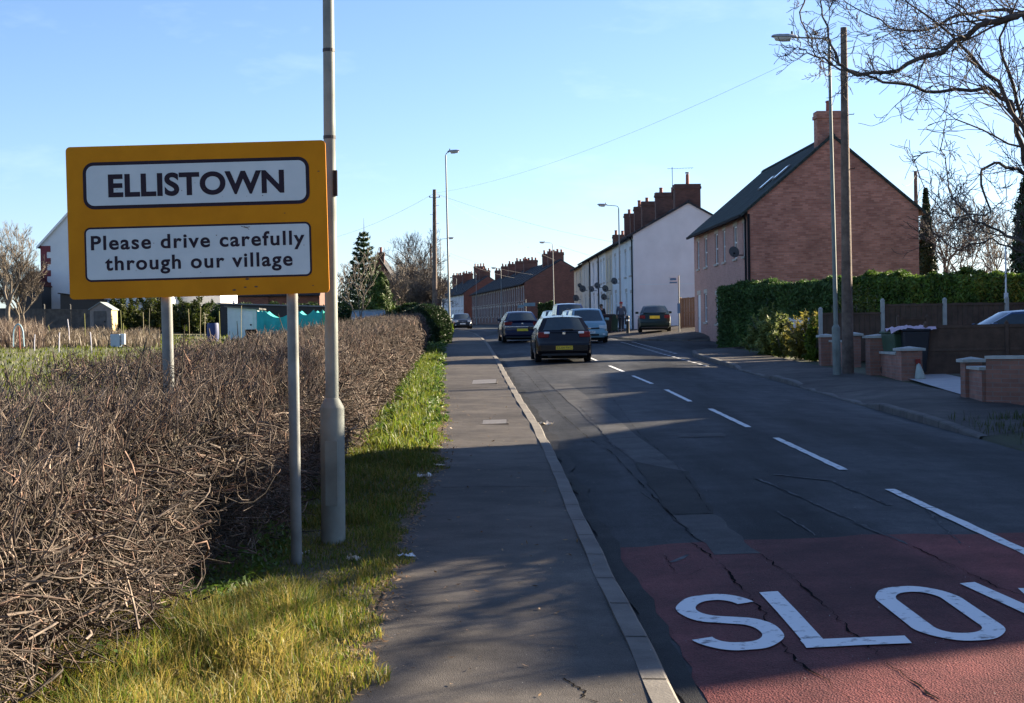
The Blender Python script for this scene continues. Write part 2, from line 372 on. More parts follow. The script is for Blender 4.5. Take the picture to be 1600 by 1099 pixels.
tag(MB().grid(rows(lambda y: [KX(y)-.06, KX(y)-.001, KX(y)+.05, KX(y)+.4, KX(y)+1, KX(y)+2, max(8.2, KX(y)+3), max(12, KX(y)+5), max(20, KX(y)+9), max(40, KX(y)+25), 120, 300, 700],
                   lambda x, y: h(y)-.08 if (x < KX(y)-.02 or (x < KX(y)+.02 and y > 20.6)) else zright(max(x, KX(y)), y)-(.002+.033*min(1, max(0, (y-21.5)/1.5))))).build('ground', M_dirt, smooth=True, fix=False),
    kind='structure', label='bare earth and grass on the right of the road', cat='ground')

def kerb_line(pts, hf, side, name, label, m=None):
    """Concrete kerb along pts (x,y): upstand hf(y); side +1 when the footway lies to the right of travel."""
    mb = MB(); w = .125; L_ = []
    for i, p in enumerate(pts):
        a = Vector(pts[max(i-1, 0)]); b = Vector(pts[min(i+1, len(pts)-1)]); t = (b-a).normalized(); n = Vector((t.y, -t.x))*side
        zb = h(p[1]); k = hf(p[1])
        L_.append([Vector((p[0]-n.x*.006, p[1]-n.y*.006, zb-.06)), Vector((p[0]-n.x*.006, p[1]-n.y*.006, zb+k-.012)), Vector((p[0]+n.x*.012, p[1]+n.y*.012, zb+k+.006)),
                   Vector((p[0]+n.x*w, p[1]+n.y*w, zb+k+.010)), Vector((p[0]+n.x*w, p[1]+n.y*w, zb+k-.06))])
    # stones about 0.9 m long with a thin dark joint between
    mb.grid(L_); o = mb.build(name, [m or M_kerb], fix=False); tag(o, label, 'kerb', kind='structure')
    jb = MB(); acc = 0
    for i in range(1, len(pts)):
        a, b = Vector(pts[i-1]), Vector(pts[i]); acc += (b-a).length
        if acc >= .914 and pts[i][1] < 75:
            acc = 0; t = (b-a).normalized(); A = L_[i]; e = t*.006; q = [Vector((v.x, v.y, v.z)) for v in A[:4]]
            off = [Vector((0, 0, 0))]*4
            n = Vector((t.y, -t.x))*side
            for j in range(3):
                up = Vector((-n.x*.003, -n.y*.003, .003))
                jb.quad(q[j]+up-Vector((e.x, e.y, 0)), q[j]+up+Vector((e.x, e.y, 0)), q[j+1]+up+Vector((e.x, e.y, 0)), q[j+1]+up-Vector((e.x, e.y, 0)))
    jb.build('joint', M_crack, o, fix=False)
    return o
def dense(pts, step=.305):
    out = [Vector(pts[0])]
    for a, b in zip(pts, pts[1:]):
        a, b = Vector(a), Vector(b); n = max(1, int((b-a).length/step))
        out += [a+(b-a)*(k/n) for k in range(1, n+1)]
    return [tuple(p) for p in out]
kl = [(KL(y)+ (.004*math.sin(y*1.7)+.003*math.sin(y*4.1)), y) for y in np.arange(-10, 240, .3048)]
kerb_line(kl, lambda y: .105+.006*math.sin(y*2.3), -1, 'kerb', 'pale concrete kerb along the left footway')
kr = [(x, y) for y, x in KRP if 22.8 <= y <= 60.8]; kr = [(6.22, 20.9)]+kr
kerb_line(dense(kr), lambda y: kh(y)+.004*math.sin(y*2.9), 1, 'kerb', m=M_kerb_d, label='broken dark kerb on the right, dropped at the driveways')
kf = [(x, y) for y, x in KRP if 71.8 <= y <= 300]
kerb_line(dense(kf), kh, 1, 'kerb', 'kerb of the far footway before the white terrace')

def sheet(poly_px=None, poly=None, dz=.004, n=1):
    return [Vector((p[0], p[1], zroad(p[0], p[1])+dz)) for p in poly]
def strip(mb, pts, w, dz, zf=zroad):
    """A ribbon lying on the ground along pts [(x,y)], width w (number or list)."""
    r = []
    for i, p in enumerate(pts):
        a = Vector(pts[max(i-1, 0)]); b = Vector(pts[min(i+1, len(pts)-1)]); t = (b-a).normalized(); n = Vector((t.y, -t.x))
        ww = w[i] if hasattr(w, '__len__') else w
        r.append([Vector((p[0]+n.x*s*ww/2, p[1]+n.y*s*ww/2, 0)) for s in (-1, 0, 1)])
        for q in r[-1]: q.z = zf(q.x, q.y)+dz
    mb.grid(r)
def gxy(*px): return [tuple(ground(a, b)[:2]) for a, b in px]
# red high-friction surface: rows across the road with an uneven far edge
rr = []
for y in np.arange(-4, 12.01, .25):
    xs = np.linspace(KL(y)+.16, KM(y)-.25, 26)
    rr.append([Vector((x, y, zroad(x, y)+.004)) for x in xs])
rr[-1] = [Vector((p.x, p.y+.05*math.sin(p.x*5)+.03*math.sin(p.x*17), 0)) for p in rr[-1]]
for p in rr[-1]: p.z = zroad(p.x, p.y)+.004
for r_ in rr:
    r_[0].x += .03*math.sin(r_[0].y*3.1)+.04*math.sin(r_[0].y*1.1)+random.gauss(0, .012)
MB().grid(rr).build('red_surface', M_red, road, smooth=True, fix=False)
# trench repairs and patches
def patch(px, m, dz, name='road_patch', sub=8):
    q = [Vector((*p, 0)) for p in gxy(*px)]
    mb = MB(); r = []
    for i in range(sub+1):
        t = i/sub; a = q[0].lerp(q[3], t); b = q[1].lerp(q[2], t); row = []
        for j in range(5):
            p = a.lerp(b, j/4); p.x += .02*math.sin(p.y*7+j)*(j in (0, 4)); p.z = zroad(p.x, p.y)+dz; row.append(p)
        r.append(row)
    mb.grid(r); return mb.build(name, m, road, smooth=True, fix=False)
patch([(1047, 805), (1118, 803), (1075, 738), (990, 722)], M_patch_d, .005)
patch([(1120, 868), (1185, 866), (1118, 804), (1048, 806)], M_patch_l, .006)
patch([(990, 722), (1072, 738), (890, 600), (858, 600)], M_patch_l, .003)
patch([(1062, 684), (1134, 683), (1128, 677), (1058, 678)], M_patch_l, .006)
def jit(pts, amp, step):
    out = []
    for a, b in zip(pts, pts[1:]):
        a, b = Vector(a), Vector(b); n = max(1, int((b-a).length/step))
        out += [a.lerp(b, k/n)+Vector((random.gauss(0, amp), random.gauss(0, amp))) for k in range(n)]
    return out+[Vector(pts[-1])]
cb = MB()
for px, w, amp in (([(812, 575), (826, 588), (868, 640), (925, 690), (955, 707), (1012, 768), (1050, 806), (1082, 838)], .035, .012),
                   ([(835, 578), (858, 600), (886, 628)], .03, .01),
                   ([(940, 600), (1000, 680), (1060, 730), (1110, 800)], .02, .015),
                   ([(1082, 850), (1130, 885), (1172, 935), (1200, 972), (1240, 1030), (1275, 1055), (1330, 1110)], .045, .025),
                   ([(1187, 866), (1240, 905), (1290, 950), (1345, 1000), (1400, 1050), (1470, 1110)], .04, .025),
                   ([(1425, 855), (1500, 890), (1560, 920), (1610, 935)], .025, .02),
                   ([(925, 690), (1000, 712), (1060, 728)], .02, .01),
                   ([(1000, 770), (1050, 806), (1116, 804)], .022, .008), ([(1040, 870), (1060, 905), (1100, 890)], .015, .02)):
    g = gxy(*[(a, min(b, 1098)) for a, b in px]); g = jit(g, amp*.45, .07); strip(cb, g, [.30*w*random.uniform(.25, 1.5)*(.65+.5*math.sin(i_*.37)) for i_, _ in enumerate(g)], .0085)
cb.build('crack', M_crack, road, fix=False)
wm = MB()
for px, w in (([(1182, 748), (1230, 768), (1300, 800), (1360, 828), (1418, 852)], .035), ([(1275, 838), (1240, 815), (1215, 800)], .02), ([(1050, 880), (1075, 868)], .05), ([(905, 634), (930, 660), (960, 700)], .03), ([(1210, 742), (1300, 752), (1390, 790)], .05), ([(1420, 770), (1450, 800), (1500, 850)], .02)):
    g = jit(gxy(*px), .01, .12); strip(wm, g, [w*random.uniform(.1, 1.3) for _ in g], .0065)
wm.build('wear_mark', mat('road_wear', (.045, .048, .052), .85, col2=(.12, .125, .13), stops=(.4, .65), scale=5, spec=.1), road, fix=False)
# footway joints, patches and cover frames
fb = MB()
for y in (19.6, 26.4, 33.5, 47.0, 15.2):
    g = jit([(PL(y)+.1, y), (KL(y)-.14, y+.05)], .012, .1); strip(fb, g, [.018*random.uniform(.2, 1.2) for _ in g], .003, zleft)
g = jit([(.22, 7.4), (.27, 7.25), (.31, 7.12), (.30, 7.02), (.36, 6.95)], .006, .03); strip(fb, g, [.010*random.uniform(.3, 1.3) for _ in g], .003, zleft)
for ang in range(0):
    y0 = 9+ang*9; g = jit([(KL(y0)-.15, y0), (KL(y0+4)-.16, y0+4)], .008, .1); strip(fb, g, [.011*random.uniform(.1, 1.2) for _ in g], .003, zleft)
fb.build('footway_crack', M_crack, road, fix=False)
# markings
dm = MB()
for z1, xc in ((59, 2.35), (65, 2.1), (53.1, 2.55), (45.2, 2.80), (38.8, 2.98), (32.4, 3.17), (26.4, 3.32), (20.6, 3.45), (14.85, 3.56), (8.85, 3.66), (71, 1.85), (77, 1.6)):
    sl = {True: -.03, False: -.012}[z1 > 36]
    strip(dm, [(xc-sl*k+.004*math.sin(k*9), z1-k) for k in np.linspace(0, 4, 24)], [.098*random.uniform(.86, 1.04) for _ in range(24)], .009)
dm.build('centre_line', M_paint, road, fix=False)
em = MB()
for k in range(22):
    y0 = 45+k*1.25; strip(em, [(5.62-(y0-45)*.022, y0), (5.62-(y0+.75-45)*.022, y0+.75)], .11, .009)
for k in range(13):
    y0 = 56.6+k*1.3; strip(em, [(5.92-(y0-56.6)*.02, y0), (5.92-(y0+.75-56.6)*.02, y0+.75)], .13, .009)
for k in range(4):
    x0 = 9+k*2.6; strip(em, [(x0, 63+.3*k), (x0+1.2, 63.1+.3*k)], .16, .009)
em.build('junction_line', M_paint_worn, road, fix=False)
pm = MB()
strip(pm, [(KM(y)-.55-.9*(y-78)/40, y) for y in np.arange(78, 118, 2)], .12, .009); pm.build('edge_line', M_paint_worn, road, fix=False)
# the word SLOW
sm = MB()
def stroke(pts, w, x0, y0, sx, sy):
    r = []
    for i, p in enumerate(pts):
        a = Vector(pts[max(i-1, 0)]); b = Vector(pts[min(i+1, len(pts)-1)]); t = (b-a).normalized(); n = Vector((t.y, -t.x))*w/2
        row = []
        for s in (-1, 0, 1):
            q = Vector(p)+n*s; X, Y = x0+q.x*sx+.004*math.sin(q.y*23+q.x*9), y0+q.y*sy+.006*math.sin(q.x*29+q.y*5); row.append(Vector((X, Y, zroad(X, Y)+.011)))
        r.append(row)
    sm.grid(r)
def arc(cx, cy, rx_, ry_, a0, a1, n=14):
    n = n*2
    return [(cx+rx_*math.cos(R(a0+(a1-a0)*k/n)), cy+ry_*math.sin(R(a0+(a1-a0)*k/n))) for k in range(n+1)]
LH, WS = 1.0, .118
S_ = arc(.25, LH-.28, .19, .215, 18, 90, 6)+arc(.25, LH-.28, .19, .215, 90, 250, 12)[1:]+arc(.27, .27, .18, .21, 70, -90, 12)+arc(.25, .27, .20, .21, -90, -165, 6)[1:]
stroke(S_, WS, .97, 8.28, 1, 1.6)
stroke([(.065, LH), (.065, .6), (.065, .065)], WS, 1.53, 8.25, 1, 1.6); stroke([(.0, .063), (.3, .063), (.56, .063)], WS, 1.53, 8.25, 1, 1.6)
stroke(arc(.25, LH-.27, .19, .21, 0, 180, 12)+arc(.25, .27, .19, .21, 180, 360, 12)+[(.44, LH-.27)], WS, 2.18, 8.25, 1, 1.6)
for a, b in (((.06, LH), (.20, .04)), ((.20, .04), (.36, LH*.85)), ((.36, LH*.85), (.52, .04)), ((.52, .04), (.67, LH))):
    stroke([a, ((a[0]+b[0])/2, (a[1]+b[1])/2), b], WS*.9, 2.80, 8.3, 1, 1.6)
sm.build('slow_lettering', M_paint, road, fix=False)
# grit and grime that gathers against the left kerb
gm = MB(); g = [(KL(y)+.10+.03*math.sin(y*2.1), y) for y in np.arange(-3, 60, .4)]
strip(gm, g, [.17*random.uniform(.5, 1.2) for _ in g], .0125); gm.build('gutter_grime', M_patch_d, road, fix=False)
# driveway slab
M_slab = mat('driveway_concrete', (.34, .34, .34), .85, col2=(.44, .43, .42), scale=3, bump=.15, bscale=40)
dq = [ground(a_, b_) for a_, b_ in ((1416, 592), (1503, 618), (1560, 603), (1447, 579))]; dv = MB()
dv.grid([[(lambda p: Vector((p.x, p.y, zright(p.x, p.y)+.014)))(dq[0].lerp(dq[1], j/8).lerp(dq[3].lerp(dq[2], j/8), i/8)) for j in range(9)] for i in range(9)])
tag(dv.build('driveway', M_slab, fix=False), 'pale concrete driveway between the brick gate piers', 'driveway', kind='structure')
# ------------------------------------------------------------------ lettering
def text_mesh(name, s, width, cap, m, parent, loc, bold=.0, space=1.0, rot=None, extrude=.0006, ref='H'):
    """Built-in lettering fitted to a width and a capital height; lies in the local x-z plane facing -y."""
    def cu(t):
        c = bpy.data.curves.new(name, 'FONT'); c.body = t; c.size = 1; c.offset = bold; c.space_character = space; c.extrude = extrude
        o = bpy.data.objects.new(name, c); COL.objects.link(o); dg = bpy.context.evaluated_depsgraph_get(); dg.update()
        me = bpy.data.meshes.new_from_object(o.evaluated_get(dg)); bpy.data.objects.remove(o); return me
    mh = cu(ref); caph = max(v.co.y for v in mh.vertices)-min(v.co.y for v in mh.vertices)
    me = cu(s); x0 = min(v.co.x for v in me.vertices); x1 = max(v.co.x for v in me.vertices); y0 = min(v.co.y for v in mh.vertices)
    fx, fz = width/(x1-x0), cap/caph
    for v in me.vertices:
        x, y, z = v.co; q = Vector(((x-(x0+x1)/2)*fx, -z*1.0, (y-y0)*fz)); v.co = (rot @ q) if rot is not None else q
    me.materials.clear(); me.materials.append(m); me.name = name
    words = s.split(); out = []
    if len(words) == 1 or name != 'lettering': groups = [list(range(len(me.polygons)))]
    else:
        iv = sorted((min(me.vertices[i].co.x for i in p.vertices), max(me.vertices[i].co.x for i in p.vertices), p.index) for p in me.polygons)
        gaps = []; hi = iv[0][1]
        for a, b, _ in iv[1:]:
            gaps.append((a-hi, a)); hi = max(hi, b)
        cuts = sorted(a for _, a in sorted(gaps)[-(len(words)-1):]); groups = [[] for _ in words]
        for a, b, i in iv: groups[sum(a >= c-1e-6 for c in cuts)].append(i)
    for g in groups:
        mp_ = {}; vs = []; fs = []
        for i in g:
            f = []
            for v in me.polygons[i].vertices:
                if v not in mp_: mp_[v] = len(vs); vs.append(tuple(me.vertices[v].co))
                f.append(mp_[v])
            fs.append(f)
        m2 = bpy.data.meshes.new(name); m2.from_pydata(vs, [], fs); m2.materials.append(m); o = bpy.data.objects.new(name, m2); COL.objects.link(o); o.parent = parent; o.location = loc
    return o
def rrect(w, hh, r, n=6):
    pts = []
    for cx, cy, a0 in ((w/2-r, hh/2-r, 0), (-w/2+r, hh/2-r, 90), (-w/2+r, -hh/2+r, 180), (w/2-r, -hh/2+r, 270)):
        pts += [(cx+r*math.cos(R(a0+90*k/n)), cy+r*math.sin(R(a0+90*k/n))) for k in range(n+1)]
    return pts

# ------------------------------------------------------------------ the village sign
M_yel = mat('sign_yellow', (.45, .160, .004), .6, col2=(.57, .215, .006), stops=(.25, .6), scale=2.2, spec=.12)
M_wht = mat('sign_white', (.50, .545, .55), .6, col2=(.56, .60, .60), scale=6, spec=.12)
M_blk = mat('sign_black', (.020, .011, .020), .6, spec=.2)
M_smut = mat('sign_grime', (.10, .06, .03), .9)
M_galv = mat('galvanised_steel', (.10, .110, .106), .65, col2=(.225, .235, .23), scale=4, metal=.2, bump=.05)
M_alu = mat('sign_back_metal', (.42, .43, .44), .5, metal=.5)
c = P(308.8, 344, 10.76)
sg = thing('village_sign', 'yellow village name sign with two white panels on grey posts', 'sign', (c.x, c.y, 0))
brd = bpy.data.objects.new('board', None)
SW, SH = 1.782, 1.045
mb = MB(); mb.prism(rrect(SW, SH, .03), 'y', -.008, .008)
bd = mb.build('board', M_yel, sg); bd.location = (0, 0, c.z); bd.rotation_euler = (0, R(-.72), R(-.4))
for (w_, h_, zc, r_o, bw, nm) in ((1.553, .322, .252, .075, .024, 'name_panel'), (1.556, .373, -.219, .042, .013, 'message_panel')):
    a = MB(); a.prism(rrect(w_, h_, r_o), 'y', -.0105, -.0082); fr = a.build(nm, M_blk, bd); fr.location = (-.001, 0, zc)
    b_ = MB(); b_.prism(rrect(w_-2*bw, h_-2*bw, max(.012, r_o-bw)), 'y', -.0125, -.0108); b_.build('white_face', M_wht, fr)
    if nm == 'name_panel':
        text_mesh('lettering', 'ELLISTOWN', 1.207, .157, M_blk, fr, (.0, -.0135, -.082), bold=.034, space=1.03)
    else:
        text_mesh('lettering', 'Please drive carefully', 1.466, .098, M_blk, fr, (.0, -.0135, .030), bold=.024, space=1.15)
        text_mesh('lettering', 'through our village', 1.286, .098, M_blk, fr, (.003, -.0135, -.112), bold=.024, space=1.15)
    for k in range(12):
        x, z = random.uniform(-w_/2+.05, w_/2-.05), random.uniform(-h_/2+.04, h_/2-.04); rr_ = random.uniform(.001, .0042); sb = MB()
        sb.prism([(x+rr_*random.uniform(.6, 1.5)*math.cos(t), z+rr_*math.sin(t)) for t in np.linspace(0, 5.4, 6)], 'y', -.0145, -.0141); sb.build('dirt_fleck', M_smut, fr)
    if nm == 'message_panel':
        for pts in ([(.30, .165), (.33, .155), (.36, .160)], [(.32, .165), (.345, .150), (.355, .140)], [(.335, .17), (.34, .15)]):
            sb = MB()
            for p_, q_ in zip(pts, pts[1:]): sb.prism([(p_[0], p_[1]), (q_[0], q_[1]), (q_[0], q_[1]+.004), (p_[0], p_[1]+.004)], 'y', -.0145, -.0141)
            sb.build('dirt_streak', M_smut, fr)
for x, z, s_ in ((.24, -.487, .012), (.315, -.470, .009), (.39, -.468, .011), (.33, -.414, .012), (.78, -.47, .006), (.84, .31, .007), (-.1, -.05, .004), (.6, .03, .005)):
    sb = MB(); sb.prism([(x+s_*math.cos(t)*1.2, z+s_*.55*math.sin(t)) for t in np.linspace(0, 5.5, 8)], 'y', -.0095, -.0091); sb.build('rust_mark', M_smut, bd)
ch = MB()
for z in (.33, -.33): ch.box(-SW/2+.06, .009, z-.02, SW/2-.06, .034, z+.02)
ch.build('channel', M_alu, bd)
for px, pyb in ((259.5, 900), (456.5, 885)):
    q = P(px, 470, 10.83); gz = G(q.x, q.y); lean = (Vector((P(463.5, 885, 10.83).x-P(456.5, 470, 10.83).x, 0, 0)) if px > 400 else Vector((.02, 0, 0)))
    mb = MB(); mb.lathe([(.0385, 0), (.0385, c.z+.48-gz+.15), (.030, c.z+.49-gz+.15)], n=20)
    o = mb.build('post', M_galv, sg, smooth=True, split=40); o.location = (q.x-c.x+lean.x, .075, gz-.15)
    dz = 2.3; o.rotation_euler = (0, math.atan2(-lean.x, dz), 0)
    for z in (.33, -.33):
        b_ = MB(); zz = c.z+z-gz+.15; b_.lathe([(.046, zz-.014), (.046, zz+.014)], n=16); b_.box(-.05, -.045, zz-.012, .05, -.036, zz+.012); b_.build('clamp', M_alu, o)

# ------------------------------------------------------------------ street lamps
M_lamp = mat('lamp_column_paint', (.105, .122, .110), .65, col2=(.21, .238, .215), scale=2.6, bump=.03)
M_lamp2 = mat('lamp_column_steel', (.20, .21, .205), .6, col2=(.25, .26, .25), scale=3.5, metal=.2)
M_ldark = mat('lamp_fitting_dark', (.016, .016, .018), .7, spec=.15)
M_lant = mat('lantern_shell', (.30, .30, .31), .5)
M_bowl = mat('lantern_bowl', (.55, .52, .47), .25, spec=.6)
M_band = mat('column_band', (.018, .018, .02), .6)
def street_lamp(label, loc, H_, arm, dirx, m=M_lamp, rb=.088, hb=1.05, rc=.052, lean=0.0, bands=(), box=False, lant_tilt=.07, group='street lamps along the road', diry=0.0):
    t = thing('street_lamp', label, 'street lamp', loc, 0, group); t.rotation_euler = (0, lean, 0)
    mb = MB(); mb.lathe([(rb, -.2), (rb*1.0, hb), (rb*.98, hb+.012), (rc*1.08, hb+.075), (rc, hb+.08)], n=20); o = mb.build('base_compartment', m, t, smooth=True, split=35)
    d = MB(); d.box(-.045, -rb-.004, .30, .045, -rb+.02, .78); d.build('door', m, o)
    mb = MB(); mb.lathe([(rc, hb+.07), (rc*.62, H_-.15)], n=16); col_ = mb.build('column', m, t, smooth=True, split=35)
    for zb in bands:
        b_ = MB(); r_ = rc*(1-.38*(zb-hb)/(H_-hb))+.003; b_.lathe([(r_, zb-.012), (r_, zb+.012)], n=16); b_.build('band', M_band, col_)
    dv_ = Vector((dirx, diry, 0)).normalized(); mb = MB(); r_ = .021
    pts = [Vector((0, 0, H_-.5)), Vector((0, 0, H_-.18))]+[Vector((0, 0, H_-.18))+dv_*(.18*(1-math.cos(a)))+Vector((0, 0, .18*math.sin(a))) for a in np.linspace(.25, 1.5, 6)]+[dv_*arm+Vector((0, 0, H_+arm*lant_tilt))]
    mb.tube(pts, [rc*.66]*2+[r_]*(len(pts)-2), 10); mb.build('bracket_arm', m, t, smooth=True, split=40)
    # lantern: a flattened tapered shell with a glass bowl under it
    ax = dv_; sx = Vector((0, 0, 1)).cross(ax); up = Vector((0, 0, 1)); o0 = dv_*(arm-.05)+Vector((0, 0, H_+arm*lant_tilt)); Lr = []; Lb = []
    ax = (ax+up*lant_tilt).normalized(); up = ax.cross(sx)*-1 if ax.cross(sx).z < 0 else ax.cross(sx)
    for s, w_, ht in ((0, .05, .05), (.05, .085, .085), (.22, .115, .11), (.42, .115, .10), (.55, .09, .075), (.60, .05, .04)):
        Lr.append([o0+ax*s+sx*(w_*math.cos(a))+up*(ht*.75*max(-.12, math.sin(a))) for a in np.linspace(0, 2*math.pi, 13)[:-1]])
    for s, w_, ht in ((.13, .05, .02), (.16, .095, .09), (.34, .10, .10), (.50, .085, .08), (.54, .04, .02)):
        Lb.append([o0+ax*s+sx*(w_*math.cos(a))-up*(.012+ht*max(0, math.sin(a))) for a in np.linspace(0, 2*math.pi, 13)[:-1]])
    def ring(rows_, name, m_, par):
        b_ = MB(); n_ = len(rows_[0]); vs = [p for r in rows_ for p in r]; fs = [(i*n_+k, i*n_+(k+1)%n_, (i+1)*n_+(k+1)%n_, (i+1)*n_+k) for i in range(len(rows_)-1) for k in range(n_)]
        fs += [tuple(reversed(range(n_))), tuple((len(rows_)-1)*n_+k for k in range(n_))]; b_.add(vs, fs); return b_.build(name, m_, par, smooth=True, split=50)
    ln = ring(Lr, 'lantern', M_lant, t); ring(Lb, 'glass_bowl', M_bowl, ln)
    pc = MB(); q = o0+ax*.12+up*.085; pc.lathe([(.025, -.02), (.025, .05), (.015, .06)], c=q, n=8); pc.build('photocell', M_ldark, ln)
    if box:
        b_ = MB(); b_.box(.030, -.045, box, .058, -.005, box+.19); b_.build('control_box', M_ldark, col_)
        for zz in (box+.06, box+.13): b_ = MB(); b_.lathe([(rc*.98, zz-.008), (rc*.98, zz+.008)], n=14); b_.build('strap', M_galv, col_)
    return t
q = base(521, 11.75)
street_lamp('tall pale lamp column rising out of frame close behind the village sign', (q.x, q.y, q.z), 8.0, .9, 1, rb=.091, hb=1.02, rc=.050, lean=.006, bands=(3.05, 3.70), box=2.61)
q = base(1308, 37.0)
street_lamp('lamp standing beside the telegraph pole with its lantern over the road', (q.x, q.y, q.z-.02), 7.95, .80, -1, hb=1.12, rb=.098, rc=.055, lean=-.012, lant_tilt=.05)
for px, Y, H_, arm, dx, lab, ln_ in ((703, 76, 9.15, .14, 1, 'tall lamp by the footway at the end of the hedge', -.008),
        (690, 140, 8.0, .68, 1, 'far lamp standing by the yellow grit bin', 0.0),
        (970, 92, 7.35, .70, -1, 'lamp in front of the white terrace', -.004),
        (866, 150, 7.7, .74, -1, 'lamp in front of the dark brick gable with lantern to the left', -.006),
        (784, 183, 6.6, .6, -1, 'lamp before the brick terrace windows, right of two small far ones', 0.0),
        (745, 218, 7.2, .6, -1, 'far lamp before the white rendered house fronts', 0.0),
        (714, 255, 7.6, .55, -1, 'farthest lamp in the street, smallest one before the white walls', 0.0)):
    q = base(px, Y); street_lamp(lab, (q.x, q.y, q.z), H_, arm, dx, m=M_lamp2, lean=ln_)

# ------------------------------------------------------------------ telegraph poles and wires
M_pole = mat('weathered_pole_wood', (.065, .048, .040), .9, col2=(.17, .13, .105), scale=5, bump=.6, bscale=30)
M_wire = mat('wire_dark', (.10, .10, .11), .7)
def pole(label, loc, H_, rb, rt, top, n=14, steps=True, stepz=(), group='wooden telegraph poles'):
    """top: world x,y offset of the head."""
    t = thing('telegraph_pole', label, 'telegraph pole', loc, 0, group); mb = MB()
    mb.tube([(0, 0, -.3), (0, 0, 0)]+[(top[0]*s, top[1]*s, H_*s) for s in (.25, .5, .75, 1)], [rb*1.02, rb]+[rb+(rt-rb)*s for s in (.25, .5, .75, 1)], n); mb.build('shaft', M_pole, t, smooth=True, split=50)
    for k, z in enumerate(stepz):
        s = z/H_; b_ = MB(); sgn = (-1)**k; cx = top[0]*s; b_.tube([(cx, 0, z), (cx+sgn*(rt+.14), -.02, z), (cx+sgn*(rt+.14), -.02, z+.03)], .010, 5); b_.build('step_iron', M_ldark, t)
    if steps:
        b_ = MB(); b_.box(top[0]-.30, -.02, H_-.45, top[0]+.30, .02, H_-.42); b_.build('crossarm', M_ldark, t)
        for x in (-.27, .27):
            b_ = MB(); b_.lathe([(.015, 0), (.03, .02), (.03, .07), (.012, .08)], c=(top[0]+x, 0, H_-.42), n=8); b_.build('insulator', M_ldark, t)
    return t, Vector(loc)+Vector((top[0], top[1], H_-.2))
q = base(1325, 37.6); _, TOP_R = pole('thick weathered pole standing beside the right-hand street lamp', (q.x, q.y, q.z), 8.28, .145, .076, (-.0, 0), 18, False, (4.9, 5.6, 6.2, 6.7, 7.2, 7.6, 7.95))
q = base(679.5, 88); _, TOP_L = pole('dark leaning pole growing out of the rounded bush', (q.x, q.y, q.z), 8.3, .16, .10, (.10, 0), 12, True, (5.1, 6.0, 6.4, 6.9, 7.4))
q = base(675, 150); _, TOP_L2 = pole('smaller far pole just behind the leaning one', (q.x, q.y, q.z), 8.1, .13, .10, (0, 0), 8, True)
q = base(1434, 79); _, TOP_RR = pole('plain pole beside the brick gable, behind the clipped hedge', (q.x, q.y, q.z), 7.75, .125, .09, (-.02, 0), 10, False)
def wire(a, b, sag, r=.006, label='overhead wire'):
    a, b = Vector(a), Vector(b); mb = MB(); N_ = 18
    mb.tube([a.lerp(b, k/N_)-Vector((0, 0, sag*4*(k/N_)*(1-k/N_))) for k in range(N_+1)], r, 3, cap=False)
    return tag(mb.build('overhead_wire', M_wire), label, 'wire', 'overhead telephone wires')
WIRES = [(TOP_R, TOP_L, .6, .004, 'long telephone wire crossing the road between the two largest poles')]
# ------------------------------------------------------------------ the bare hedge
M_twig = mat('hedge_twig', (.034, .026, .023), .9, col2=(.165, .128, .100), scale=14, attr='tint', stops=(.35, .62))
M_stem = mat('hedge_stem', (.035, .028, .020), .9, col2=(.085, .072, .05), scale=9, bump=.5)  # colour darkened to carry the shade inside the hedge
def hedge_top(y, u):
    """Height of the hedge over its ground at distance y; u 0 (road face) .. 1 (field face)."""
    return 1.44+.07*math.sin(y*.9)+.05*math.sin(y*2.3+1)+.10*math.exp(-((y-10.5)/2.2)**2)*u - .07*math.exp(-((y-6.5)/1.5)**2)
HT = 1.5     # thickness
def hedge_pts(n, y0, y1, face_bias):
    y = y0+(y1-y0)*rng.random(n)**1.0
    u = rng.random(n)**face_bias
    v = rng.random(n)
    topm = rng.random(n) < .34
    u2 = np.where(topm, rng.random(n), u); v2 = np.where(topm, 1-.16*rng.random(n)**1.3, v)
    hx = np.interp(y, [a for a, _ in HLP], [b for _, b in HLP])
    ht = 1.39+.05*np.sin(y*.9)+.04*np.sin(y*2.3+1)-.20*np.clip((10.6-y)/2.2, 0, 1)+.10*np.exp(-((y-12.2)/1.3)**2)*u2
    bulge = .16*np.sin(np.pi*np.clip(v2, 0, 1)) + .10*np.sin(y*1.7+v2*3)+.06*np.sin(y*4.3)
    end = np.clip((66-y)/2, 0, 1); ht = ht*(.75+.25*np.sqrt(end))
    x = hx+bulge*(1-u2)-u2*HT
    gz = np.array([zleft(a, b) for a, b in zip(hx, y)])
    return np.stack([x, y, gz+ht*v2], 1), u2, v2, topm
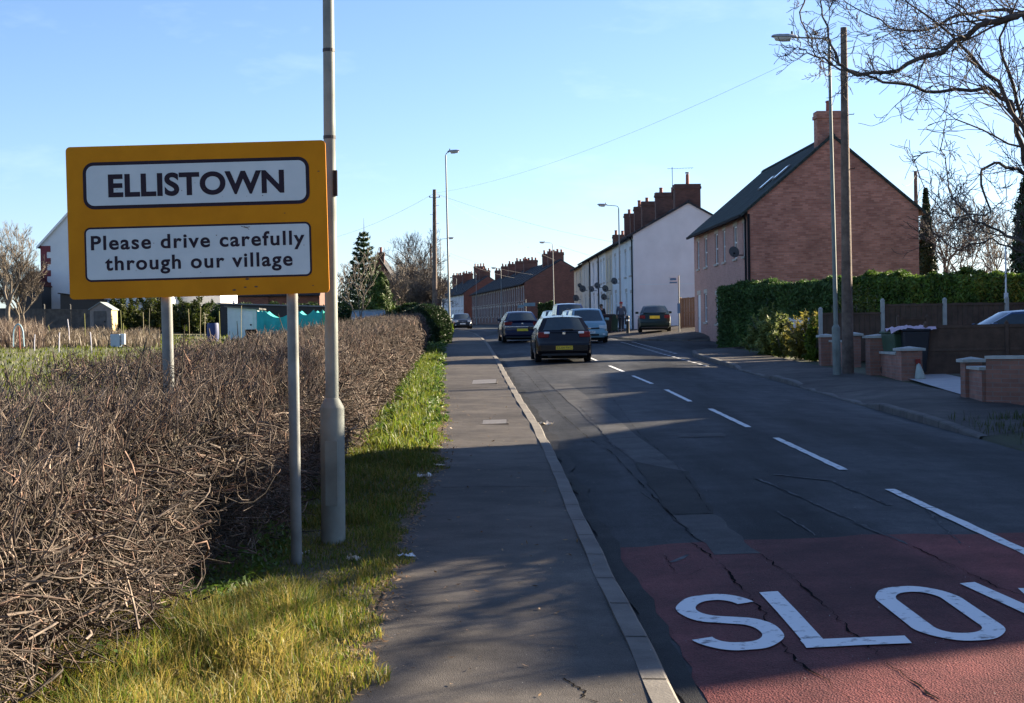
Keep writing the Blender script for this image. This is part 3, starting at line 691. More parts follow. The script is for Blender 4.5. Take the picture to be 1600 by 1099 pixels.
def hedge_sticks(n, y0, y1, Lr, rr, bias, pale=1.0):
    p, u, v, tm = hedge_pts(n, y0, y1, bias)
    d = rng.normal(0, 1, (n, 3)); d[:, 2] *= .55; d[:, 0] += .55*(1-u)
    up = (v > .72); d[up, 2] = np.abs(d[up, 2])*1.7+.7; d[up, 0] *= .6; d[up, 1] *= .6
    low = v < .6; d[low, 1] *= 1.35
    thick = rng.random(n) < .34; L = rng.uniform(*Lr, n)*np.where(up, .5, 1.0)*np.where(thick, 1.1, .8); r = rng.uniform(*rr, n)*np.where(thick, 1.9, .85)*np.where(up, .8, 1)
    p = p-d/np.linalg.norm(d, axis=1, keepdims=True)*(L*.6)[:, None]
    V, F = twigs(n, p, d, L, r, bend=.42, segs=4)
    # short spurs that fork from the sticks
    m = int(n*.9); j = rng.integers(0, n, m); u_ = rng.uniform(.25, .9, m)[:, None]; dn = d[j]/np.linalg.norm(d[j], axis=1, keepdims=True); sp = p[j]+dn*L[j][:, None]*u_
    V2, F2 = twigs(m, sp, dn*.6+rng.normal(0, .75, (m, 3))+np.array([[.1, 0, .25]]), rng.uniform(.04, .15, m), np.minimum(r[j]*.6, .0045), bend=.2, segs=4)
    F = np.concatenate([F, F2+len(V)]); V = np.concatenate([V, V2])
    t = rng.uniform(.25, 1.65, n)[:, None]*np.where(rng.random(n)[:, None] < .22, np.array([[1.02, .82, .76]]), np.array([[1, 1, 1.]]))*pale
    t = np.concatenate([t, t[j]*rng.uniform(.8, 1.3, m)[:, None]])
    return V, F, np.repeat(t, 15, 0)
parts_ = [hedge_sticks(8200, 5.2, 9.5, (.12, .42), (.0026, .0058), 1.5), hedge_sticks(10800, 9.2, 15.5, (.12, .40), (.0026, .0058), 1.5),
          hedge_sticks(16000, 15, 27, (.14, .42), (.003, .0065), 1.7), hedge_sticks(24000, 26, 45, (.14, .40), (.0045, .0085), 1.8), hedge_sticks(20000, 44, 66, (.15, .40), (.006, .011), 1.8)]
hedge = thing('bare_hedge', 'long leafless brown twig hedge along the footway behind the sign', 'hedge', (-2.4, 30, h(30)))
off = 0; VV = []; FF = []; CC = []
for V, F, C_ in parts_: VV.append(V); FF.append(F+off); CC.append(C_); off += len(V)
V = np.concatenate(VV)-np.array(hedge.location)[None]
tag(npmesh('twigs', V, np.concatenate(FF), M_twig, hedge, np.concatenate(CC)), kind='stuff')
# interior: dense wood and upright stems, darkened to paint shade into the gaps
n = 26000; y = rng.uniform(5, 66, n); hx = np.interp(y, [a for a, _ in HLP], [b for _, b in HLP]); gz = np.array([zleft(a, b) for a, b in zip(hx, y)])
p = np.stack([hx-.30-rng.random(n)*(HT-.55), y, gz+rng.random(n)*(1.08-.22*np.clip((10.6-y)/2.2, 0, 1))*np.clip((66.5-y)/2, .3, 1)], 1); d = rng.normal(0, 1, (n, 3)); d[:, 2] *= .9
V, F = twigs(n, p, d, rng.uniform(.3, .7, n), rng.uniform(.007, .014, n), bend=.2, segs=1)
tag(npmesh('shade_toned_core', V-np.array(hedge.location)[None], F, M_stem, hedge), kind='stuff')
n = 420; y = 5+61*rng.random(n)**1.6; hx = np.interp(y, [a for a, _ in HLP], [b for _, b in HLP]); gz = np.array([zleft(a, b) for a, b in zip(hx, y)])
p = np.stack([hx-.12-rng.random(n)*.9, y, gz-.05], 1); d = np.stack([rng.normal(0, .22, n), rng.normal(0, .22, n), np.ones(n)], 1)
V, F = twigs(n, p, d, rng.uniform(.6, .98, n), rng.uniform(.010, .022, n), bend=.08, segs=3, taper=.5)
tag(npmesh('stems', V-np.array(hedge.location)[None], F, M_stem, hedge), kind='stuff')

# ------------------------------------------------------------------ verge grass and leaf litter
M_grass = leafmat('verge_grass', (.075, .092, .014), (.120, .138, .024), thin=.45, scale=1.0, attr='tint')
def verge_pts(n, y0, y1, a=-.25, b=1.0):
    y = y0+(y1-y0)*rng.random(n)
    hx = np.interp(y, [q for q, _ in HLP], [b_ for _, b_ in HLP]); pl = np.interp(y, [q for q, _ in PLP], [b_ for _, b_ in PLP])
    edge = pl+.07*np.sin(y*1.9)+.05*np.sin(y*5.3)+.03*np.sin(y*13)-.02
    t = a+(b-a)*rng.random(n); x = hx+(edge-hx)*t
    z = np.array([zleft(q, w) for q, w in zip(x, y)])
    return np.stack([x, y, z], 1), t
def clump(p, s=1.0): return .5+.5*np.sin(p[:, 0]*5.1*s+1.3*np.sin(p[:, 1]*2.3*s))*np.sin(p[:, 1]*3.7*s+np.sin(p[:, 0]*4*s))
PAL = np.array([[1, 1, 1], [1.15, 1.12, .7], [.75, 1.05, .8], [1.9, 1.35, 1.9], [2.3, 1.55, 2.6], [.8, .95, .6]])
def grass_patch(n, y0, y1, hr, wr, dry, b=1.0, a=-.25, gain=1.0):
    p, t = verge_pts(n, y0, y1, a, b); k = clump(p)
    Hh = rng.uniform(*hr, n)*(.45+.75*k)*np.clip((1.06-t)*2.6, .25, 1)*np.where(t < .15, .75, 1)*np.where((p[:, 1] > 9.6) & (p[:, 1] < 12.6) & (t < .8), .45, 1); w = rng.uniform(*wr, n); lean = Hh*rng.uniform(.1, .95, n)
    pr = rng.random(n); dr = dry*(.5+1.0*clump(p, .45)); idx = np.where(pr < dr, rng.integers(3, 5, n), rng.integers(0, 3, n)); idx = np.where(rng.random(n) < .12, 5, idx)
    c_ = PAL[idx]*rng.uniform(.65, 1.25, n)[:, None]*gain
    return blades(p, Hh, w, lean, c_)
gp = [grass_patch(30000, 5.0, 9.3, (.07, .30), (.0018, .0042), .60, 1.05, gain=1.35), grass_patch(17000, 9.2, 13, (.05, .18), (.002, .0045), .48, gain=1.25), grass_patch(16000, 13, 20, (.04, .14), (.003, .006), .30),
      grass_patch(26000, 17, 34, (.04, .12), (.004, .008), .10, gain=1.25), grass_patch(26000, 33, 78, (.05, .15), (.008, .016), .04, gain=1.35), grass_patch(9000, 19, 60, (.12, .30), (.006, .012), .02, .9, .35, 1.3)]
off = 0; VV = []; FF = []; CC = []
for V, F, C_ in gp: VV.append(V); FF.append(F+off); CC.append(C_); off += len(V)
tag(npmesh('verge_grass', np.concatenate(VV), np.concatenate(FF), M_grass, None, np.concatenate(CC)), 'long winter grass on the verge, dry by the sign and fresh green farther on', 'grass', kind='stuff')
# broad green leaves (nettle and cow parsley) low in the verge
M_weed = leafmat('verge_weed_leaf', (.045, .085, .014), (.085, .15, .022), thin=.35, scale=3)
VV = []; FF = []; off = 0
for (n, y0, y1, s, a, b) in ((1300, 8.2, 12, (.010, .022), -.1, .25), (5200, 22, 42, (.016, .036), .15, .98), (4200, 42, 74, (.025, .05), .1, .98), (600, 5.5, 8, (.010, .022), -.1, .3)):
    p, t = verge_pts(n, y0, y1, a, b); keep = clump(p, .8) > .35; p = p[keep]; n = len(p); p[:, 2] += rng.random(n)*.20*clump(p)+.02
    V, F = leaves(n, p, np.array([[.2, -.2, 1]]), rng.uniform(*s, n)); VV.append(V); FF.append(F+off); off += len(V)
tag(npmesh('verge_weeds', np.concatenate(VV), np.concatenate(FF), M_weed), 'clumps of broad green weeds at the foot of the hedge', 'weeds', kind='stuff')
# dead leaves and bits of straw on the edge of the footway
M_dead = leafmat('dead_leaf', (.16, .09, .045), (.34, .23, .12), thin=.15, scale=9)
n = 2600; y = 6.4+26*rng.random(n)**1.9; pl = np.interp(y, [q for q, _ in PLP], [b_ for _, b_ in PLP]); x = pl+np.abs(rng.normal(0, .09, n))-.09
far_ = rng.random(n) < .07; x = np.where(far_, pl+rng.random(n)*1.35, x)
z = np.array([zleft(a, b) for a, b in zip(x, y)])+.010
V, F = leaves(n, np.stack([x, y, z], 1), np.array([[0, 0, 1.]]), rng.uniform(.004, .014, n), aspect=2.0, spread=.35)
tag(npmesh('leaf_debris', V, F, M_dead), 'dead leaves and straw scattered along the footway edge', 'leaf debris', kind='stuff')
# grit on footway and road
M_grit = mat('grit', (.10, .10, .10), .9, col2=(.42, .41, .39), scale=40)
n = 900; y = 6.3+14*rng.random(n)**1.7; x = rng.uniform(-.9, 5, n)
z = np.array([G(a, b) for a, b in zip(x, y)]); V, F = leaves(n, np.stack([x, y, z+.012], 1), np.array([[0, 0, 1.]]), rng.uniform(.0015, .005, n), 1.1, .5)
tag(npmesh('grit', V, F, M_grit), 'loose grit on footway and road', 'grit', kind='stuff')

# ------------------------------------------------------------------ litter
M_paper = mat('litter_paper', (.60, .62, .65), .6, col2=(.78, .79, .80), scale=20)
M_paper_w = mat('litter_card', (.55, .48, .38), .7, col2=(.72, .66, .56), scale=12)
def litter(px, py, s, label, m=M_paper, hh=.5):
    q = ground(px, py); bm = bmesh.new(); bmesh.ops.create_grid(bm, x_segments=7, y_segments=7, size=s)
    for v in bm.verts:
        v.co.z = abs(random.gauss(0, s*hh*.5))+.01; v.co.x += random.gauss(0, s*.10); v.co.y = v.co.y*.55+random.gauss(0, s*.10)
    me = bpy.data.meshes.new('litter'); bm.to_mesh(me); bm.free(); me.materials.append(m); o = bpy.data.objects.new('litter', me); COL.objects.link(o)
    o.location = q; o.rotation_euler = (0, 0, random.uniform(-.6, .2)); tag(o, label, 'litter'); return o
litter(663, 747, .075, 'crumpled white paper at the grass edge, nearest the hedge shadow')
litter(635, 872, .055, 'flat white scrap of paper on the footway beyond the sign post')
litter(852, 665, .12, 'crumpled pale wrapper lying in the gutter', M_paper_w, .35)
litter(473, 868, .05, 'white scrap caught in the grass behind the sign post')
litter(553, 878, .045, 'small dirty scrap in the grass by the lamp base', M_paper_w, .9)
litter(783, 722, .05, 'yellowed leaf-like card on the footway edge', M_paper_w, .4).location = ground(686, 729)
# utility covers in the footway
M_cover = mat('cover_metal', (.115, .105, .095), .6, col2=(.16, .15, .135), scale=20, bump=.4, bscale=120)
for (x0, x1, ya, yb, lab) in ((729, 778, 593.5, 600.5, 'pale rectangular utility cover set in the footway, farther from the sign'), (750, 795, 656, 663.5, 'dark rectangular utility cover set in the footway, nearer the sign')):
    a, b = ground(x0, yb), ground(x1, ya); t = thing('utility_cover', lab, 'utility cover', ((a.x+b.x)/2, (a.y+b.y)/2, zleft((a.x+b.x)/2, (a.y+b.y)/2)), 0, 'utility covers in the footway')
    w_, l_ = (b.x-a.x)/2, (b.y-a.y)/2; sl = math.atan2(h(b.y)-h(a.y), b.y-a.y)
    mb = MB()
    for q4 in ((-w_, -l_, -w_+.03, l_), (w_-.03, -l_, w_, l_), (-w_+.031, -l_, w_-.031, -l_+.06), (-w_+.031, l_-.06, w_-.031, l_)): mb.box(q4[0], q4[1], -.03, q4[2], q4[3], .008)
    f = mb.build('frame', M_pave, t); mb = MB(); mb.box(-w_+.034, -l_+.065, -.03, w_-.034, l_-.065, .007); mb.build('lid', M_cover, t)
    t.rotation_euler = (sl, -.02, 0)
# ------------------------------------------------------------------ vehicles
def carpaint(name, col, rough=.32, metal=.25): return mat(name, col, rough, var=.06, scale=3, metal=metal, coat=.35, spec=.3)
M_black = carpaint('paint_black', (.010, .009, .012), .25, .2); M_navy = carpaint('paint_navy', (.007, .013, .045)); M_teal = carpaint('paint_pale_teal', (.22, .36, .41))
M_green = carpaint('paint_dark_green', (.005, .018, .016)); M_blue = carpaint('paint_blue', (.035, .075, .16)); M_silver = carpaint('paint_silver_blue', (.26, .34, .42)); M_dkblue = carpaint('paint_dark_blue', (.020, .035, .11))
M_char = carpaint('paint_charcoal', (.018, .022, .028))
M_glass = mat('car_glass', (.045, .060, .066), .10, var=.1, spec=.5, coat=.15)
M_rub = mat('tyre_rubber', (.014, .014, .015), .85); M_rim = mat('alloy_rim', (.35, .35, .36), .35, metal=.7); M_trim = mat('black_plastic', (.016, .016, .017), .6)
M_tail = mat('tail_lamp_red', (.17, .003, .008), .3, spec=.3, coat=.1); M_clear = mat('lamp_clear', (.72, .74, .76), .12, spec=.8, coat=.6); M_chrome = mat('chrome', (.75, .76, .78), .15, metal=.95)
M_py = mat('plate_yellow', (.78, .55, .03), .5); M_pw = mat('plate_white', (.78, .78, .76), .5); M_ptxt = mat('plate_ink', (.02, .02, .02), .6); M_under = mat('underbody', (.008, .008, .008), .95)
M_seat = mat('car_interior', (.04, .04, .045), .9)
def loft(mb, st):
    ring = None; o = len(mb.v); n = 14
    for (y, zb, zt, hw) in st:
        dz = zt-zb; half = [(hw*.82, zb), (hw*.96, zb+.10*dz), (hw, zb+.42*dz), (hw*.985, zb+.74*dz), (hw*.935, zt-.025), (hw*.72, zt+.010), (0, zt+.028)]
        pts = [(x, z) for x, z in half]+[(-x, z) for x, z in reversed(half[:-1])]+[(0, zb-.0)]
        for x, z in pts: mb.v.append((x, y, z))
        n = len(pts)
    for i in range(len(st)-1):
        for k in range(n): mb.f.append((o+i*n+k, o+i*n+(k+1)%n, o+(i+1)*n+(k+1)%n, o+(i+1)*n+k)); mb.mi.append(mb.cur)
    mb.f.append(tuple(o+k for k in reversed(range(n)))); mb.f.append(tuple(o+(len(st)-1)*n+k for k in range(n))); mb.mi += [mb.cur]*2
CX = (-1, -.9, -.5, 0, .5, .9, 1)
def car(label, loc, rz, paint, L, W, H, low, cab, tail, head, plate, cat='car', group=None, tx=None, extras=None, pitch=0.0, win_split=.52, wb=(.80, -.80), rwh=.31, name='car'):
    """low: stations (y from the middle, bottom, top, half width); cab: five (y, z, half width): rear base, rear top, mid roof, front top, front base."""
    t = thing(name, label, cat, loc, rz, group); t.rotation_euler = (pitch, 0, rz)
    mb = MB(); loft(mb, low)
    rows_ = []
    for i, (y, z, w_) in enumerate(cab):
        crown = .035 if i in (1, 2, 3) else .0
        bow = {0: -.10, 1: -.05, 2: 0, 3: .06, 4: .14}[i]
        rows_.append([Vector((x*w_, y+bow*(1-x*x), z+crown*(1-x*x))) for x in CX])
    rows_[0] = [v-Vector((0, 0, .06)) for v in rows_[0]]; rows_[-1] = [v-Vector((0, 0, .06)) for v in rows_[-1]]
    mb.grid(rows_)
    for e in (0, -1):
        o = len(mb.v); mb.v += [tuple(r[e]) for r in rows_]; mb.f.append(tuple(range(o, o+5))); mb.mi.append(0)
    body = mb.build('body', paint, t, smooth=True, split=32)
    def lerp_row(a, b, s): return [p.lerp(q, s) for p, q in zip(a, b)]
    def win(a, b, s0, s1, xs, name, par, m=M_glass, out=Vector((0, 0, 0))):
        A, B = lerp_row(a, b, s0), lerp_row(a, b, s1); sh = lambda r, k: [Vector((p.x*k, p.y, p.z))+out for p in r]
        g = MB(); g.grid([sh(A, xs[0]), sh(lerp_row(a, b, (s0+s1)/2), (xs[0]+xs[1])/2), sh(B, xs[1])]); return g.build(name, m, par, smooth=True)
    nr = (rows_[1][3]-rows_[0][3]); nr = Vector((0, -nr.z, nr.y)).normalized(); nf = (rows_[3][3]-rows_[4][3]); nf = Vector((0, nf.z, -nf.y)).normalized()
    win(rows_[0], rows_[1], .14, .93, (.90, .87), 'rear_window', t, out=nr*.010)
    win(rows_[4], rows_[3], .12, .94, (.92, .90), 'windscreen', t, out=nf*.010)
    y0, zb, w0 = cab[0]; y1, zt, w1 = cab[1]; y2, zt2, w2 = cab[3]; y3, zb3, w3 = cab[4]; ym = y0+(y3-y0)*win_split
    for sx in (-1, 1):
        def q(y, s):   # point on the side glass at y, height fraction s
            lo = y0+(y1-y0)*s; hi = y3+(y2-y3)*s; yy = min(max(y, lo+.09), hi-.09); z = zb+(zt-zb)*s; ww = w0+(w1-w0)*s; return Vector((sx*(ww+.006), yy, z))
        for a, b in ((y0, ym-.04), (ym+.04, y3)):
            g = MB(); g.grid([[q(a, s), q((a+b)/2, s), q(b, s)] for s in (.06, .5, .90)]); g.build('side_window', M_glass, t)
        g = MB(); g.box(sx*(w3+.02), y3-.42, zb3+.02, sx*(w3+.20), y3-.30, zb3+.14); g.build('wing_mirror', paint if paint not in (M_silver,) else M_trim, t, bevel=.02)
        g = MB(); g.box(sx*(W/2-.012), ym-.16, zb-.17, sx*(W/2+.012), ym-.02, zb-.13); g.build('door_handle', paint, t)
        for f in wb:
            yw = f*L/2*.78; g = MB(); pts = [(yw+(rwh+.055)*math.cos(a), rwh+(rwh+.055)*math.sin(a)) for a in np.linspace(-.35, math.pi+.35, 14)]
            g.prism(pts, 'x', sx*(W/2-.10), sx*(W/2+.004)); g.build('wheel_arch', M_under, t)
            g = MB(); c_ = (sx*(W/2-.10), yw, rwh); Mx = Matrix.Translation(c_) @ Matrix.Rotation(math.pi/2, 4, 'Y')
            g.lathe([(rwh*.72, -.095), (rwh*.93, -.10), (rwh, -.07), (rwh, .07), (rwh*.93, .10), (rwh*.72, .095)], n=20, M=Mx); wh = g.build('wheel', M_rub, t, smooth=True, split=40)
            g = MB(); g.lathe([(.03, .112*sx), (rwh*.66, .100*sx), (rwh*.70, .085*sx)], n=16, M=Mx); g.build('rim', M_rim, wh)
    g = MB(); g.box(-W/2+.16, low[0][0]+.25, .13, W/2-.16, low[-1][0]-.25, .30); g.build('underside', M_under, t)
    for sx in (-1, 1):
        for (x0, x1, z0, z1, y_, dep, m_, nm) in tail:
            g = MB(); g.box(sx*x0, y_, z0, sx*x1, y_+dep, z1); g.build(nm, m_, t, bevel=.018)
        for (x0, x1, z0, z1, y_, dep, m_, nm) in head:
            g = MB(); g.box(sx*x0, y_-dep, z0, sx*x1, y_, z1); g.build(nm, m_, t, bevel=.025)
    for (y_, z, w_, hh, m_, face) in plate:
        g = MB(); g.box(-w_/2, y_-.006, z-hh/2, w_/2, y_+.006, z+hh/2); pl = g.build('number_plate', m_, t)
        if tx: text_mesh('registration', tx, w_*.88, hh*.62, M_ptxt, pl, (0, y_+(-.0075 if face < 0 else .0075), z-hh*.31), bold=.01, rot=None if face < 0 else Matrix.Rotation(math.pi, 3, 'Z'))
    for (nm, m_, b) in (extras or []):
        g = MB(); g.box(*b); g.build(nm, m_, t, bevel=.07 if nm == 'bumper' else .012)
    return t
def put(px, Y, dz=0.0):
    q = base(px, Y); return Vector((q.x, q.y, q.z+dz))
SL = math.atan(.021)
# the black hatchback
def hatch_low(L, W): return [(-L/2, .30, .62, W*.42), (-L/2+.03, .26, .70, W*.465), (-L/2+.10, .22, .96, W*.485), (-L/2+.22, .20, 1.00, W*.495), (-L*.30, .18, .98, W*.5), (0, .18, .95, W*.5), (L*.20, .18, .94, W*.5), (L*.30, .20, .90, W*.495), (L/2-.30, .22, .80, W*.47), (L/2-.06, .25, .68, W*.43), (L/2, .30, .55, W*.38)]
L_, W_ = 4.18, 1.74; e = -L_/2
a = put(875, 50.4)
HB = car('black hatchback driving away in the near lane, closest car in the road', a, .035, M_black, L_, W_, 1.44, hatch_low(L_, W_),
    [(e+.13, 1.00, .80), (e+.62, 1.38, .60), (-.35, 1.425, .585), (.42, 1.37, .60), (1.25, .96, .78)],
    [(.47, .80, .785, .955, e+.035, .26, M_tail, 'tail_lamp'), (.44, .62, .895, .965, e+.026, .10, M_clear, 'reversing_lamp'), (.30, .62, .33, .37, e-.012, .06, M_tail, 'reflector')],
    [(.45, .78, .62, .76, L_/2-.02, .35, M_clear, 'headlamp')], [(e-.038, .47, .52, .115, M_py, -1)], tx='CU04 PXC', pitch=SL, name='hatchback',
    extras=[('badge', M_chrome, (-.05, e+.055, .87, .05, e+.085, .97)), ('bumper', M_black, (-.80, e-.03, .30, .80, e+.28, .62)), ('script_badge', M_chrome, (-.40, e+.055, .735, -.28, e+.07, .755)), ('wiper', M_trim, (-.08, e+.10, 1.02, .30, e+.135, 1.045)),
            ('exhaust', M_trim, (-.50, e+.02, .17, -.40, e+.2, .24)), ('lower_lip', M_trim, (-.70, e-.01, .22, .70, e+.22, .29)), ('brake_light', M_tail, (-.14, e+.585, 1.355, .14, e+.61, 1.375))])
g = MB(); g.tube([(0, -1.35, 1.41), (0, -1.62, 1.66)], [.006, .003], 5); g.build('aerial', M_trim, HB)
# the blue saloon ahead of it
def saloon_low(L, W): return [(-L/2, .34, .66, W*.41), (-L/2+.04, .28, .90, W*.46), (-L/2+.14, .24, 1.00, W*.48), (-L/2+.55, .20, 1.02, W*.495), (-L*.2, .18, .98, W*.5), (0, .18, .96, W*.5), (L*.2, .18, .95, W*.5), (L*.3, .2, .90, W*.495), (L/2-.3, .22, .78, W*.46), (L/2-.05, .26, .66, W*.42), (L/2, .3, .55, W*.37)]
L_, W_ = 4.6, 1.81; e = -L_/2
car('dark blue saloon ahead of the black hatchback with a chrome strip over its plate', put(811, 75.5), .07, M_navy, L_, W_, 1.43, saloon_low(L_, W_),
    [(e+.62, 1.02, .78), (e+1.22, 1.37, .60), (-.2, 1.425, .585), (.6, 1.37, .60), (1.40, .96, .79)],
    [(.50, .84, .82, .97, e+.02, .25, M_tail, 'tail_lamp')], [(.45, .8, .60, .76, L_/2-.02, .35, M_clear, 'headlamp')], [(e-.038, .60, .52, .115, M_py, -1)], pitch=SL, name='saloon_car',
    extras=[('badge', M_chrome, (-.04, e+.02, .86, .04, e+.04, .93)), ('bumper', M_navy, (-.83, e-.03, .30, .83, e+.22, .56)), ('chrome_strip', M_chrome, (-.82, e-.006, .72, .82, e+.10, .765)), ('exhaust', M_chrome, (.40, e-.02, .30, .52, e+.1, .38)), ('lower_lip', M_trim, (-.78, e-.015, .22, .78, e+.2, .29)), ('boot_lip', M_navy, (-.70, e+.03, 1.02, .70, e+.13, 1.05))])
# the pale teal people carrier coming towards us
def mpv_low(L, W, hood=.98): return [(-L/2, .32, .7, W*.44), (-L/2+.06, .25, .98, W*.48), (-L*.3, .2, 1.0, W*.5), (0, .2, .98, W*.5), (L*.2, .2, .98, W*.5), (L*.30, .2, hood, W*.495), (L/2-.32, .22, hood-.08, W*.475), (L/2-.12, .24, hood-.22, W*.45), (L/2-.02, .26, .60, W*.42), (L/2, .30, .50, W*.38)]
def oncoming(label, px, Y, paint, L, W, H, hood=.98, lights=True, rz=math.pi, plate=True, tx=None, grille=True, roofrack=False, group=None, name='car', low=None):
    f = L/2; zt = H-.055
    ex = [('bumper', paint, (-W/2+.03, f-.18, .30, W/2-.03, f+.025, .54)), ('lower_intake', M_trim, (-.42, f-.05, .33, .42, f+.032, .42))]
    if grille: ex += [('grille', M_trim, (-.44, f-.20, .63, .44, f-.0, .70)), ('badge', M_chrome, (-.05, f-.1, .625, .05, f+.012, .705)), ('grille_bar', M_chrome, (-.30, f-.1, .685, .30, f+.006, .70))]
    if roofrack: ex += [('roof_bar', M_trim, (-.52, -L*.3, H+.0, -.48, .2, H+.05)), ('roof_bar', M_trim, (.48, -L*.3, H+.0, .52, .2, H+.05))]
    ex += [('fog_lamp', M_clear, (-.70, f-.1, .36, -.58, f+.03, .43)), ('fog_lamp', M_clear, (.58, f-.1, .36, .70, f+.03, .43))]
    return car(label, put(px, Y), rz, paint, L, W, H, low or mpv_low(L, W, hood), [(-L/2+.14, 1.0, W*.46), (-L/2+.45, zt-.03, W*.38), (-.25, H-.035, W*.375), (L*.12, zt-.03, W*.375), (L*.32, hood, W*.455)],
        [(.5, .8, .8, 1.1, -L/2+.03, .2, M_tail, 'tail_lamp')], [(.42, .77, .62, .80, f-.06, .38, M_clear, 'headlamp')] if lights else [], [(f+.035, .50, .50, .115, M_pw, 1)] if plate else [], tx=tx, extras=ex, pitch=-SL, group=group, name=name)
MV = oncoming('pale teal people carrier facing us at the head of the oncoming queue', 916, 71.5, M_teal, 4.05, 1.69, 1.55, hood=.98, tx='FV54 MXC', rz=math.pi+.03)
g = MB(); g.box(.50, 1.31, .99, .58, 1.325, 1.08); g.build('tax_disc', M_clear, MV)
oncoming('pale blue estate car half hidden directly behind the teal people carrier', 905, 79, M_silver, 4.4, 1.72, 1.47, hood=.92, roofrack=True, rz=math.pi+.05)
oncoming('tall dark blue van in the oncoming queue behind the teal people carrier', 889, 87.5, M_dkblue, 4.4, 1.80, 1.84, hood=1.08, rz=math.pi+.06, name='van', tx=None)
oncoming('dark silver car behind the tall blue van in the oncoming queue', 879, 96, M_silver, 4.2, 1.72, 1.48, hood=.93, rz=math.pi+.07)
oncoming('charcoal car last in the oncoming queue', 868, 104, M_char, 4.2, 1.72, 1.46, hood=.92, rz=math.pi+.08)
oncoming('dark older saloon facing us at the far left kerb before the white houses', 720.5, 143, M_char, 4.7, 1.76, 1.41, hood=.90, rz=math.pi+.10, name='saloon_car')
# green parked saloon by the white gable
L_, W_ = 4.3, 1.70; e = -L_/2
car('dark green hatchback parked on the footway against the white gable wall', put(1022, 84), -.07, M_green, L_, W_, 1.38, hatch_low(L_, W_),
    [(e+.16, .98, .78), (e+.85, 1.33, .60), (-.35, 1.38, .585), (.42, 1.33, .60), (1.25, .94, .78)],
    [(.50, .80, .74, .90, e+.02, .22, M_tail, 'tail_lamp')], [(.45, .78, .62, .76, L_/2-.02, .35, M_clear, 'headlamp')], [(e-.0, .80, .52, .15, M_py, -1)], pitch=SL, name='hatchback',
    extras=[('bumper', M_green, (-.80, e-.03, .30, .80, e+.2, .58)), ('lower_lip', M_trim, (-.7, e-.0, .22, .7, e+.2, .29)), ('spoiler', M_green, (-.6, e+.17, 1.0, .6, e+.28, 1.04))])
# blue car on the driveway, side on
q = P(1570, 520, 41.5)
car('blue car parked side-on behind the low wooden fence', Vector((q.x+.35, 41.5, G(q.x, 41.5))), math.pi/2, M_blue, 4.1, 1.68, 1.43, hatch_low(4.1, 1.68),
    [(-1.92, .98, .78), (-1.40, 1.36, .61), (-.35, 1.415, .60), (.35, 1.36, .61), (1.25, .95, .77)], [(.5, .8, .78, .97, -2.02, .25, M_tail, 'tail_lamp')], [(.45, .78, .62, .76, 2.03, .35, M_clear, 'headlamp')], [], name='hatchback', win_split=.47)

# ------------------------------------------------------------------ people
M_skin = mat('skin', (.42, .23, .16), .6); M_cap = mat('red_cap', (.30, .03, .035), .8); M_jack = mat('blue_grey_jacket', (.060, .075, .105), .85, bump=.2); M_trou = mat('dark_trousers', (.020, .024, .034), .85)
M_shoe = mat('dark_shoes', (.02, .017, .015), .6); M_coat = mat('black_coat', (.018, .016, .022), .85); M_bag = mat('black_bag', (.012, .012, .014), .7); M_hair = mat('dark_hair', (.03, .018, .012), .8); M_eye = mat('eye_dark', (.02, .015, .012), .3)
def skin_mesh(name, verts, edges, radii, m, parent, root=0, lv=2):
    me = bpy.data.meshes.new(name); me.from_pydata([tuple(v) for v in verts], edges, []); o = bpy.data.objects.new(name, me); COL.objects.link(o); o.parent = parent
    md = o.modifiers.new('skin', 'SKIN')
    for i, r_ in enumerate(radii):
        sv = me.skin_vertices[0].data[i]; sv.radius = r_ if hasattr(r_, '__len__') else (r_, r_); sv.use_root = (i == root)
    md.use_smooth_shade = True; sb = o.modifiers.new('sub', 'SUBSURF'); sb.levels = lv; sb.render_levels = lv
    me.materials.append(m); return o
